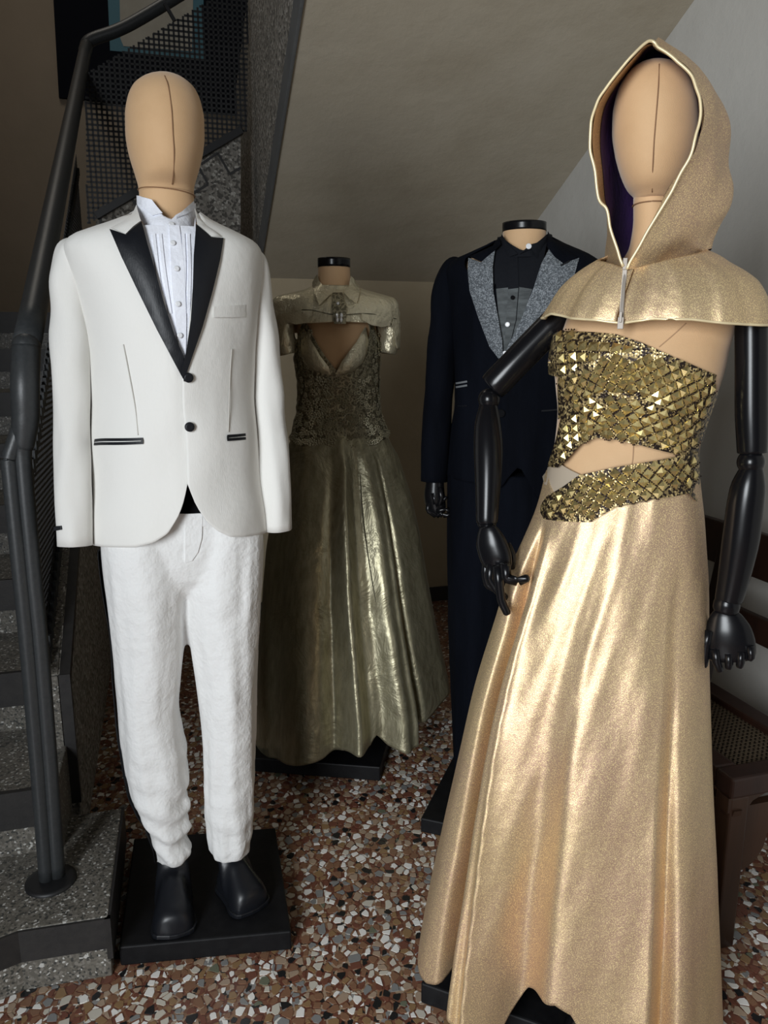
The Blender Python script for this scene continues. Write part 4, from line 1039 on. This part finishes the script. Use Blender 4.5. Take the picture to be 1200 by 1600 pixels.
patch('lapel', JC, [(858, 389), (866, 401), (880, 412), (905, 403), (898, 428), (880, 458), (840, 520), (806, 552), (785, 571), (793, 542), (812, 505), (834, 449), (846, 412)], .010, M['greylapel'], jc, thick=.004, puff=.003)
patch('collar', JC, [(780, 371), (770, 384), (733, 401), (752, 409), (775, 390), (783, 382)], .010, M['navy'], jc, thick=.004, puff=.002)
patch('collar', JC, [(856, 361), (866, 375), (903, 402), (880, 411), (864, 398), (855, 386)], .011, M['navy'], jc, thick=.004, puff=.002)
strip('buttonhole', JC, [(876, 415), (890, 408)], .004, .016, M['satin'], jc)
for y in (599, 605): strip('breast_welt', JC, [(712, y), (730, y-3)], .005, .006, M['navytrim'], jc)
button('button', JC, 783, 646, .011, M['blackcloth'], jc, .010, .005)
strip('pocket_welt', JC, [(846, 642), (872, 640)], .004, .010, M['satin'], jc); strip('pocket_welt', JC, [(714, 634), (730, 634)], .004, .006, M['satin'], jc)
sleeve('sleeve', FC, [(720, 412, 16, 0), (709, 418, 30, 0), (699, 445, 42, 0), (695, 500, 46, -.01), (690, 560, 46, -.015), (686, 620, 44, -.02), (682, 680, 43, -.03), (678, 752, 41, -.04)], 0, 1.2, M['navy'], jc)
sleeve('sleeve', FC, [(912, 410, 16, 0), (922, 416, 30, 0), (932, 445, 42, 0), (936, 500, 46, 0), (934, 560, 45, 0), (930, 620, 43, -.01), (926, 680, 42, -.02), (922, 752, 40, -.03)], 0, 1.2, M['navy'], jc, ph=3)
sc = FC.root('denim_shirt', 'black denim shirt with grey lower panel and white buttons', 'shirt')
patch('shirt_front', JC, [(778, 370), (795, 386), (809, 399), (826, 388), (858, 370), (848, 412), (834, 450), (828, 460), (772, 460), (769, 420)], -.006, M['darkshirt'], sc, thick=.003)
patch('lower_panel', JC, [(770, 452), (808, 448), (832, 452), (812, 508), (795, 548), (786, 570), (783, 560), (778, 510)], -.006, M['greyshirt'], sc, thick=.004)
patch('placket', JC, [(794, 396), (809, 396), (811, 450), (807, 500), (796, 545), (790, 545), (792, 500), (794, 450)], -.003, M['darkshirt'], sc, thick=.003)
patch('placket_grey', JC, [(794, 452), (810, 450), (806, 500), (795, 545), (788, 545), (791, 500)], .000, M['greyshirt'], sc, thick=.002)
XC = Loft(FC, [(364, 780, 862, .080, .085, 2.0), (400, 776, 864, .098, .09, 2.0), (415, 774, 866, .106, .095, 2)])
sheet('collar_stand', XC, M['darkshirt'], sc, -math.pi, math.pi, lambda th: FC.at(815, lin([(-3.2, 366), (-1.0, 372), (-.35, 390), (-.05, 398), (.1, 398), (.35, 390), (1.0, 370), (3.2, 366)])(th)).z, lambda th: FC.at(815, 408).z, nr=10, nc=60, solid=.002)
patch('collar_leaf', XC, [(784, 366), (793, 380), (809, 397), (795, 402), (779, 384)], .006, M['darkshirt'], sc, thick=.003, puff=.002)
patch('collar_leaf', XC, [(855, 366), (845, 378), (829, 382), (812, 397), (830, 388), (841, 404), (858, 382)], .006, M['darkshirt'], sc, thick=.003, puff=.002)
button('collar_button', XC, 826, 385, .0075, M['button'], sc, .011, .003)
for x, y in ((793, 507), (789, 552)): button('button', JC, x, y, .0065, M['button'], sc, .006, .003)
for x, y in ((801, 465),): button('button', JC, x, y, .0055, M['blackcloth'], sc, .006, .003)
tc_ = FC.root('dress_trousers', 'dark navy trousers under the navy jacket', 'trousers')
LC = Loft(FC, [(735, 700, 806, .10, .10, 2.4), (850, 700, 800, .11, .11, 2.3), (950, 701, 793, .10, .10, 2.2), (1050, 704, 786, .088, .09, 2.1), (1150, 707, 780, .078, .08, 2.1), (1225, 711, 776, .072, .075, 2.1)])
RC = Loft(FC, [(735, 796, 912, .10, .10, 2.4), (850, 803, 912, .11, .11, 2.3), (950, 810, 908, .10, .10, 2.2), (1050, 815, 902, .088, .09, 2.1), (1150, 818, 894, .078, .08, 2.1), (1225, 820, 888, .072, .075, 2.1)])
HC_ = Loft(FC, [(735, 699, 912, .112, .11, 2.4), (800, 700, 912, .118, .112, 2.4), (850, 722, 890, .11, .11, 2.3), (880, 775, 840, .07, .08, 2.0)])
pc_ = [shell('seat', HC_, M['navy'], tc_, nr=16, nc=50)]
for lf in (LC, RC):
    pc_.append(shell('leg', lf, M['navy'], tc_, nr=60, nc=48, disp=lambda th, z: Vector((math.sin(th), -math.cos(th), 0))*(.006*nz(math.sin(th), math.cos(th), z, 4)+.006*math.exp(-(th/.2)**2))))
weld('legs_and_seat', pc_, M['navy'], tc_, .007, 4)
for px_ in (742, 852):
    a = FC.atz(px_, 1240, .14); shoe('foot', FC, (a.x, .02), (a.x-.01, -.16), .085, M['plastic'], rc, zb=.045, soles=False)
# black hand below the left cuff, fingers half closed
px_tube('hand', FC, [(680, 748, 27), (679, 762, 30), (679, 778, 33), (682, 793, 30), (685, 803, 22)], -.045, .75, M['plastic'], rc, n=16, nc=20)
for pts in ([(676, 770), (680, 790), (690, 784), (698, 776)], [(670, 785), (668, 798), (682, 808), (691, 800)], [(682, 798), (690, 797), (697, 794), (703, 799)], [(686, 803), (692, 806), (700, 805), (704, 803)]):
    finger(FC, 'finger', pts, -.062, 7.5, M['plastic'], rc)
finger(FC, 'thumb', [(687, 762), (690, 778), (686, 790)], -.07, 8.5, M['plastic'], rc)
px_tube('hand', FC, [(922, 748, 27), (922, 762, 30), (921, 778, 33), (919, 793, 30), (916, 803, 22)], -.035, .75, M['plastic'], rc, n=16, nc=20)
for dx in (-9, -3, 3, 8):
    finger(FC, 'finger', [(917+dx, 796), (915+dx, 812), (912+dx, 826)], -.042, 7.5, M['plastic'], rc)
finger(FC, 'thumb', [(910, 764), (905, 782), (905, 796)], -.045, 8.5, M['plastic'], rc)
# ================================================================== D: figure in the gold hooded cape and gown
FD = Fig(0.43, 1.36, yaw_to(.43, 1.36, -6))
rd = FD.root('mannequin', 'tan mannequin with jointed black arms wearing the gold hooded cape', 'mannequin')
pD1 = flr(at_z(657, 1567, 0)); aD = math.radians(-24); dD = Vector((math.cos(aD), math.sin(aD), 0)); eD = Vector((-dD.y, dD.x, 0))
plinth(FD, rd, [pD1+dD*.52+eD*0, pD1, pD1+eD*.50], 0.05)
hlD, nlD = head(FD, rd,
    [(98, 1018, 1030, .012, .012), (101, 1002, 1046, .03, .03), (110, 986, 1063, .052, .055), (125, 973, 1077, .071, .075), (148, 964, 1086, .085, .09), (180, 958.5, 1091.5, .094, .098), (210, 958, 1092, .097, .097), (240, 962, 1089, .096, .088),
     (265, 968, 1082, .092, .078), (285, 975, 1074, .084, .068), (298, 982, 1066, .073, .06), (307, 990, 1058, .058, .055), (314, 992, 1053, .047, .052)],
    [(1030, 100), (1029, 130), (1026, 170), (1022, 220), (1020, 260), (1019, 300)],
    [(310, 990, 1052, .046, .052), (340, 990, 1052, .047, .054), (385, 984, 1058, .054, .06), (410, 970, 1075, .06, .07)])
ringline(nlD, rd, FD.at(1020, 322).z, 0.0012, 0.0011, M['seam'])
BD = Loft(FD, [(420, 935, 1125, .06, .075, 2.1), (440, 905, 1150, .075, .085, 2.2), (480, 892, 1156, .09, .09, 2.3), (520, 880, 1148, .105, .09, 2.3), (560, 868, 1137, .118, .088, 2.25), (600, 870, 1126, .117, .086, 2.2), (650, 873, 1106, .104, .085, 2.2), (690, 869, 1095, .098, .086, 2.2), (730, 864, 1090, .100, .09, 2.2), (770, 855, 1092, .108, .10, 2.2), (830, 842, 1102, .118, .112, 2.2), (880, 835, 1106, .12, .115, 2.2)])
shell('torso', BD, M['tan'], rd, nr=60, nc=64)
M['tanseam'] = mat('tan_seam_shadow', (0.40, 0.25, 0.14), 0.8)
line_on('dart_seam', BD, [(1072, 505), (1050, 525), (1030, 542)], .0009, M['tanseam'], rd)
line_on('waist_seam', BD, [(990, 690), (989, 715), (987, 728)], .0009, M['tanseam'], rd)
# jointed black arms
def jarm(upper, el, fore, wrist, y0, side):
    px_tube('upper_arm', FD, upper, y0, 1.0, M['plastic'], rd, n=16, nc=28)
    q = FD.at(el[0], el[1], y0-.004); ball('elbow_joint', q, el[2]*FD.scale(el[0], el[1], y0)/2, M['plastic'], rd, 1, 1, 1, 16, 28)
    px_tube('forearm', FD, fore, y0-.006, 0.95, M['plastic'], rd, n=24, nc=28)
    px_tube('wrist_joint', FD, wrist, y0-.01, .9, M['plastic'], rd, n=10, nc=24)
jarm([(895, 478, 46, .02), (880, 492, 49, .015), (838, 534, 48, .0), (800, 573, 46, -.015), (778, 596, 46, -.02), (769, 605, 43, -.022)], (764, 624, 33), [(764, 632, 25, -.034), (763, 640, 30, -.038), (762, 665, 40, -.05), (763, 700, 44, -.065), (763, 740, 41, -.08), (762, 780, 36, -.093), (761, 812, 33, -.10), (761, 814, 30, -.10)], [(761, 812, 25, -.10), (761, 817, 29, -.10), (761, 822, 27, -.10)], -.03, -1)
jarm([(1176, 470, 46), (1174, 505, 53), (1174, 560, 53), (1174, 640, 53), (1175, 690, 50), (1175, 707, 48)], (1173, 722, 45), [(1174, 726, 30), (1173, 738, 42), (1168, 765, 57), (1163, 800, 60), (1158, 840, 60), (1151, 880, 55), (1144, 915, 49), (1139, 936, 45), (1139, 938, 42)], [(1139, 936, 38), (1136, 944, 43), (1134, 952, 42), (1133, 956, 37)], -.02, 1)
px_tube('hand', FD, [(762, 822, 24), (764, 832, 36), (768, 850, 48), (774, 868, 50), (779, 882, 44), (781, 890, 34)], -.115, .55, M['plastic'], rd, n=18, nc=24)
finger(FD, 'finger', [(789, 880), (792, 904), (810, 909), (827, 902)], -.150, 16, M['plastic'], rd)
finger(FD, 'finger', [(777, 884), (780, 913), (783, 938), (794, 961)], -.140, 15.5, M['plastic'], rd)
finger(FD, 'finger', [(767, 880), (765, 905), (776, 922), (793, 936)], -.122, 14, M['plastic'], rd)
finger(FD, 'finger', [(760, 874), (758, 898), (762, 914), (776, 922)], -.108, 13, M['plastic'], rd)
finger(FD, 'thumb', [(791, 850), (800, 870), (799, 890)], -.10, 15, M['plastic'], rd)
px_tube('hand', FD, [(1133, 954, 36), (1134, 964, 54), (1137, 985, 76), (1139, 1005, 83), (1141, 1022, 80), (1142, 1030, 66)], -.03, .5, M['plastic'], rd, n=18, nc=28)
for pts, w in (([(1117, 1014), (1120, 1034), (1126, 1050)], 16), ([(1138, 1020), (1139, 1036), (1138, 1046)], 16), ([(1158, 1018), (1157, 1034), (1155, 1044)], 16), ([(1172, 1010), (1174, 1026), (1170, 1032)], 14)):
    finger(FD, 'finger', pts, -.045, w, M['plastic'], rd)
finger(FD, 'thumb', [(1108, 985), (1103, 1008), (1101, 1028), (1099, 1043)], -.04, 17, M['plastic'], rd)
# feet on the base
for (ax, ay), (tx, ty) in (((800, 1515), (735, 1578)), ((935, 1560), (900, 1640))):
    a = FD.atz(ax, ay, .10); t = FD.atz(tx, ty, .06); shoe('foot', FD, (a.x, a.y), (t.x, t.y), .082, M['plastic'], rd, zb=.05, soles=False)

# gown: bodice wraps with pyramid studs, hip wrap, skirt
gd = FD.root('evening_gown', 'gold lame gown with crossing stud covered wraps and long skirt', 'gown')
GD = Loft(FD, [(512, 874, 1146, .108, .095, 2.3), (530, 868, 1142, .116, .095, 2.3), (560, 862, 1134, .125, .093, 2.25), (600, 864, 1124, .124, .091, 2.2), (650, 869, 1105, .110, .09, 2.2), (690, 864, 1095, .104, .091, 2.2), (730, 858, 1092, .106, .095, 2.2), (770, 849, 1095, .115, .106, 2.2), (830, 838, 1104, .125, .118, 2.2)])
bands = {
 'a': ([(864, 521), (880, 517), (930, 519), (962, 522), (1000, 534), (1050, 556), (1056, 562), (1000, 562), (940, 570), (905, 578), (882, 590), (857, 584), (857, 560)], .004, 'top'),
 'b': ([(872, 590), (905, 572), (960, 552), (1010, 548), (1060, 560), (1128, 588), (1122, 618), (1108, 655), (1098, 690), (1060, 660), (1000, 628), (950, 628), (900, 645), (872, 655)], .008, 'mid'),
 'c': ([(856, 728), (868, 690), (876, 655), (900, 630), (940, 612), (975, 614), (1030, 632), (1094, 668), (1092, 716), (1062, 710), (1000, 695), (955, 685), (930, 684), (908, 694), (886, 718), (872, 730)], .014, 'low'),
 'd': ([(845, 790), (853, 776), (880, 760), (905, 742), (960, 730), (1010, 722), (1066, 711), (1092, 706), (1094, 786), (1076, 770), (1010, 780), (965, 790), (935, 808), (922, 815), (850, 810), (845, 800)], .018, 'hip')}
def inpoly(P, x, z):
    c = False; n = len(P)
    for i in range(n):
        (x1, z1), (x2, z2) = P[i], P[(i+1) % n]
        if (z1 > z) != (z2 > z) and x < (x2-x1)*(z-z1)/(z2-z1)+x1: c = not c
    return c
sme = bpy.data.meshes.new('stud'); s_ = 1.0
sv = [(-1, -1, 0), (1, -1, 0), (1, 1, 0), (-1, 1, 0), (-.93, -.93, .25), (.93, -.93, .25), (.93, .93, .25), (-.93, .93, .25), (0, 0, 1.0)]
sme.from_pydata(sv, [], [(0, 1, 5, 4), (1, 2, 6, 5), (2, 3, 7, 6), (3, 0, 4, 7), (4, 5, 8), (5, 6, 8), (6, 7, 8), (7, 4, 8)]); sme.materials.append(M['stud'])
beads = MB(); nst = 0
def bead(mb, q, r):
    mb.add([q+Vector((r, 0, 0)), q+Vector((-r, 0, 0)), q+Vector((0, 0, r)), q+Vector((0, 0, -r)), q+Vector((0, -r, 0))], [(0, 2, 4), (2, 1, 4), (1, 3, 4), (3, 0, 4)])
def bandstuds(key, curve, pitch, diag, rows, r, shift=0):
    """studs in rows that follow a centre curve given in pixels; spacing in px along and across"""
    global nst
    poly, off, nm = bands[key]
    b = patch('bodice_wrap' if key != 'd' else 'hip_wrap', GD, poly, off-.004, M['studcloth'], gd, thick=.004, sp=.010)
    cx = [p[0] for p in curve]; fy = lin(curve)
    for k in rows:
        x = min(cx)+shift+(pitch*.5 if (k % 2 and diag) else 0)
        while x < max(cx):
            s = math.atan2(fy(x+4)-fy(x-4), 8); px, py = x-math.sin(s)*k*pitch*(.52 if diag else 1.0), fy(x)+math.cos(s)*k*pitch*(.52 if diag else 1.0)
            x += pitch*math.cos(s)
            ok = all(inpoly(poly, px+dx, py+dy) for dx, dy in ((6, 0), (-6, 0), (0, 6), (0, -6)))
            if not ok: continue
            hid = False
            for k2 in 'abcd':
                if k2 > key and inpoly(bands[k2][0], px, py): hid = True
            if hid: continue
            q = GD.front(px, py, off)
            u = abs((q.x-GD.fx(q.z))/GD.fw(q.z))
            if u > .985: continue
            n = GD.nrm(q.x, q.z)
            o = bpy.data.objects.new('stud', sme); COL.objects.link(o); o.parent = b
            t = Vector((math.cos(s), 0, -math.sin(s))); t = (t-n*n.dot(t)).normalized(); w = n.cross(t)
            a = math.pi/4 if diag else 0.0
            a += random.uniform(-.07, .07); t2 = t*math.cos(a)+w*math.sin(a); w2 = n.cross(t2)
            tl = (n+t*random.uniform(-.06, .06)+w*random.uniform(-.06, .06)).normalized(); t2 = (t2-tl*tl.dot(t2)).normalized(); w2 = tl.cross(t2)
            Mx = Matrix(((t2.x*r, w2.x*r, tl.x*r*.85, q.x), (t2.y*r, w2.y*r, tl.y*r*.85, q.y), (t2.z*r, w2.z*r, tl.z*r*.85, q.z), (0, 0, 0, 1)))
            o.matrix_basis = Mx; nst += 1
            # bead rows between the studs
            for sg in (-1, 1):
                for e in (-.75, -.25, .25, .75):
                    if diag: bq = GD.front(px+pitch*.25*(1+e)*sg, py+pitch*.26*(1-e)*1.0, off)
                    else: bq = GD.front(px+e*pitch*.5, py+sg*pitch*.5, off)
                    if inpoly(poly, *( (px, py) )): bead(beads, bq, .0017)
random.seed(3)
bandstuds('a', [(858, 545), (900, 540), (960, 543), (1056, 566)], 17.5, False, (-1, 0, 1, 2), .0076)
bandstuds('b', [(872, 612), (930, 590), (985, 575), (1040, 590), (1122, 622)], 20, True, (-8, -7, -6, -5, -4, -3, -2, -1, 0, 1, 2, 3, 4, 5, 6, 7, 8), .0067)
bandstuds('c', [(850, 745), (880, 690), (910, 655), (945, 645), (1000, 655), (1094, 695)], 20.5, True, (-7, -6, -5, -4, -3, -2, -1, 0, 1, 2, 3, 4, 5, 6, 7), .0067)
bandstuds('d', [(846, 795), (900, 778), (960, 762), (1020, 750), (1094, 742)], 20.5, True, (-7, -6, -5, -4, -3, -2, -1, 0, 1, 2, 3, 4, 5, 6, 7), .0067)
beads.build('bead_trim', M['bead'], gd, kind='stuff')
patch('waist_lining', GD, [(848, 744), (856, 730), (872, 722), (893, 735), (908, 742), (888, 757), (868, 775), (856, 765)], .001, M['beige_lining'], gd, thick=.003)

SD = Loft(FD, [(735, 857, 1092, .112, .105, 2.1), (790, 843, 1098, .130, .125, 2.1), (840, 826, 1102, .145, .14, 2.05), (900, 803, 1106, .160, .16, 2.0), (1000, 772, 1110, .183, .19, 2.0), (1100, 745, 1114, .205, .215, 2.0), (1200, 724, 1119, .222, .24, 2.0), (1300, 704, 1126, .236, .26, 2.0), (1400, 684, 1132, .248, .28, 2.0), (1500, 667, 1138, .258, .295, 2.0), (1620, 650, 1144, .27, .31, 2.0)])
zd0, zd1 = FD.at(900, 800).z, FD.at(900, 1540).z
def sdd(th, z):
    k = max(0, min(1, (zd0-z)/(zd0-zd1))); s = math.sin(th); u = s if math.cos(th) > 0 else (2-abs(s))*math.copysign(1, th)
    t = k**.8
    v1 = -.63-.10*(1-k)                                   # deep valley at the left flap
    r1 = -.42-.20*(1-k)                                   # sharp seam ridge
    f = .8*gauss(u, -.85, .10)-3.8*gauss(u, v1, .042)+.8*gauss(u, v1+.08, .05)
    f += (1.3*math.exp(-abs(u-r1)/.05) if u < r1 else 1.3*math.exp(-abs(u-r1)/.13))
    kk = k**.6
    f += kk*(-1.25*gauss(u, -.16, .14)+.75/(1+math.exp(-(u+.02-.05*(1-k))/.022))*math.exp(-max(0, u)/.35))
    r2 = .575+.10*(1-k)
    f += kk*(.95*(math.exp(-abs(u-r2)/.12) if u < r2 else math.exp(-abs(u-r2)/.03))-1.0*gauss(u, r2+.085, .04)+.75*gauss(u, r2+.19, .07)-.4*gauss(u, .96, .05))
    if math.cos(th) < 0: f = .6*math.sin(th*7)
    top = .010*(1-k)*math.exp(-((z-zd0+.10)/.12)**2)*nz(u*1.6, z*2.2-u*1.2, 2, 2)
    wr = .006*nz(u*.6+3, z*.9+u*.5, 5.1, 4)+.003*nz(u*1.2, z*2-u*1.5, 2.5, 4)
    return Vector((math.sin(th)*.2, -math.cos(th), 0))*(.058*t*f+wr)+Vector((math.sin(th), -math.cos(th), 0))*top
def dtop(th):
    return FD.at(960, lin([(-3.2, 742), (-1.5, 740), (-1.1, 742), (-.75, 768), (-.3, 775), (.3, 762), (.8, 745), (1.3, 740), (3.2, 742)])(th)).z
zb_ = FD.at(900, 1540).z
def dhem(th):
    s = math.sin(th); 
    if math.cos(th) < 0: return .10
    pts = [(-1, .145), (-.93, .125), (-.78, .112), (-.70, .125), (-.66, .155), (-.62, .155), (-.56, .13), (-.44, .09), (-.40, .06), (-.30, .07), (-.22, .14), (-.12, .205), (.0, .245), (.09, .255), (.18, .24), (.28, .19), (.38, .12), (.46, .07), (.5, .06), (1, .06)]
    return lin(pts)(s)
sheet('skirt', SD, M['lame'], gd, -math.pi, math.pi, dtop, dhem, nr=150, nc=420, disp=sdd, solid=.0025)

# hooded cape
hc = FD.root('hooded_cape', 'short gold lame hooded cape with purple lining and front zip', 'cape')
KD = Loft(FD, [(396, 957, 1102, .088, .095, 2.0), (405, 938, 1122, .100, .105, 2.0), (418, 916, 1142, .112, .112, 2.0), (432, 898, 1166, .122, .12, 2.1), (448, 882, 1186, .131, .126, 2.15), (470, 868, 1198, .142, .132, 2.2), (500, 851, 1206, .153, .138, 2.2), (530, 842, 1210, .158, .14, 2.2)])
zq = lambda x, y: FD.at(x, y, -.12).z
KH = edge_fn(KD, [(853, 496), (866, 490), (890, 497), (930, 500), (970, 505), (1020, 498), (1080, 499), (1130, 505), (1185, 508), (1204, 508)])
KT = edge_fn(KD, [(940, 402), (955, 412), (972, 418), (978, 420), (1020, 412), (1060, 402), (1100, 392), (1104, 388)])
thz = KD.uth(KD.front(974, 460))
def kdis(th, z):
    c = Vector((math.sin(th), -math.cos(th), 0)); d = th-thz
    return c*(.006*nz(math.sin(th)*1.5, math.cos(th)*1.5, z*1.2, 4)-.010*math.exp(-(d/.10)**2)*1.0+.006*math.exp(-((th+.95)/.10)**2)*(1 if z < 1.42 else .3)-.005*math.exp(-((th+.72)/.10)**2))
for nm, a, b in (('cape_front', -math.pi, thz-.006), ('cape_front', thz+.006, math.pi)):
    sheet(nm, KD, M['lame'], hc, a, b, lambda th: KT(th) if abs(th) < 1.35 else KD.zmax, lambda th: KH(th), nr=40, nc=110, disp=kdis, solid=.0025)
HO = [(974, 417), (964, 388), (953, 355), (947, 325), (935, 310), (929, 268), (923, 230), (924, 195), (931, 165), (947, 138), (969, 110), (992, 84), (1008, 68), (1022, 66), (1032, 77), (1055, 93), (1075, 110), (1087, 135), (1093.5, 162), (1092, 195), (1085, 222), (1073, 255), (1053, 290), (1035, 325), (1010, 366), (988, 404), (978, 420)]
HQ = [(944, 410), (946, 388), (950, 358), (954, 330), (954, 312), (953, 270), (951, 232), (951, 198), (957, 168), (970, 142), (988, 116), (1004, 93), (1016, 78), (1034, 74), (1056, 84), (1084, 103), (1101, 122), (1115, 151), (1129, 179), (1136, 208), (1138, 236), (1138, 262), (1146, 290), (1141, 322), (1126, 350), (1116, 372), (1112, 388)]
def hy(k):
    return lin([(0, -.118), (3, -.118), (7, -.135), (11, -.125), (13, -.115), (16, -.118), (20, -.128), (23, -.122), (26, -.118)])(k)
nK = 26; OP = [FD.at(x, y, hy(k)) for k, (x, y) in enumerate(HO)]; QP = [FD.at(x, y, .02) for x, y in HQ]
hcx = FD.at(1032, 200, .0).x
def smooth(P, n):
    return catmull(P, n)
NU = 130; OPs, QPs = catmull(OP, NU), catmull(QP, NU)
def hood(s, v, off=0.0):
    i = int(round(s*NU)); O, Q = OPs[i], QPs[i]; u = i/NU*nK
    topk = math.exp(-((u-13)/4.0)**2)
    B = Vector((hcx+.0+(Q.x-hcx)*.06, .155-.02*topk, Q.z-.015*topk))
    if v < .5:
        t = v*2; p = O.lerp(Q, t); out = Vector((Q.x-hcx, 0, (Q.z-FD.at(1032, 230).z)*.6)); 
        if out.length > 1e-4: p = p+out.normalized()*(.012*math.sin(math.pi*t)*(1 if u > 13 else .3))
        if u > 13: p = p+Vector((1, 0, 0))*.010*nz(u*.35, t*1.6, 4, 1.6)
    else:
        a = (v-.5)*math.pi; p = Vector((B.x+(Q.x-B.x)*math.cos(a), Q.y+(B.y-Q.y)*math.sin(a), Q.z+(B.z-Q.z)*math.sin(a)))
    if off:
        c = Vector((hcx, .02, min(max(p.z, FD.at(1032, 380).z), FD.at(1032, 170).z))); d = (c-p); p = p+d.normalized()*off*min(1, d.length/.05)
    return p
def jig(i): return 0.0022*nz(i*.13, 2.2, 7.7, 1.7)
grid('hood', lambda s, t: hood(s, t)+Vector((jig(s*NU), 0, jig(s*NU+40)))*max(0, 1-t*6), NU, 40, M['lame'], hc)
grid('hood_facing', lambda s, t: hood(s, t*.26, .0045), NU, 8, M['lame'], hc)
grid('hood_lining', lambda s, t: hood(s, .24+t*.76, .006), NU, 36, M['lining'], hc)
tube('hood_binding', [p+Vector((jig(i), -.001, jig(i+40))) for i, p in enumerate(OPs)], [.0023]*len(OPs), M['lame_edge'], hc, 8)
P = [KD.p(th, KH(th), .0)+kdis(th, KH(th)) for th in [-1.5+3.0*i/80 for i in range(81)]]
tube('hem_binding', P, [.0022]*len(P), M['lame_edge'], hc, 8)
# neck seam between hood and cape
zp = []
for i in range(15):
    y = 418+86*i/14; q = KD.front(977-6.5*i/14, y, -.002); zp.append(q)
zt = tube('zip', zp, [.0026]*15, M['metalzip'], hc, 8, ratio=.5)
g = MB()
for i in range(70):
    q = zp[0].lerp(zp[-1], i/69); 
    g.bar(q+Vector((-.0032, -.0028, 0)), q+Vector((.0032, -.0028, 0)), .0022, .0012, up=UP)
g.build('zip_teeth', M['metalzip'], zt, kind='stuff')
g = MB(); q = zp[-1]; g.bar(q+Vector((0, -.006, .008)), q+Vector((0, -.007, -.010)), .009, .003, up=(0, -1, 0)); g.bar(q+Vector((0, -.010, .0)), q+Vector((0, -.009, .016)), .004, .002, up=(0, -1, 0)); g.build('zip_pull', M['metalzip'], zt, bevel=.0008)
g = MB(); q = zp[0]; g.bar(q+Vector((0, -.004, .014)), q+Vector((0, -.006, -.004)), .007, .003, up=(0, -1, 0)); g.build('zip_stop', M['metalzip'], zt, bevel=.0008)
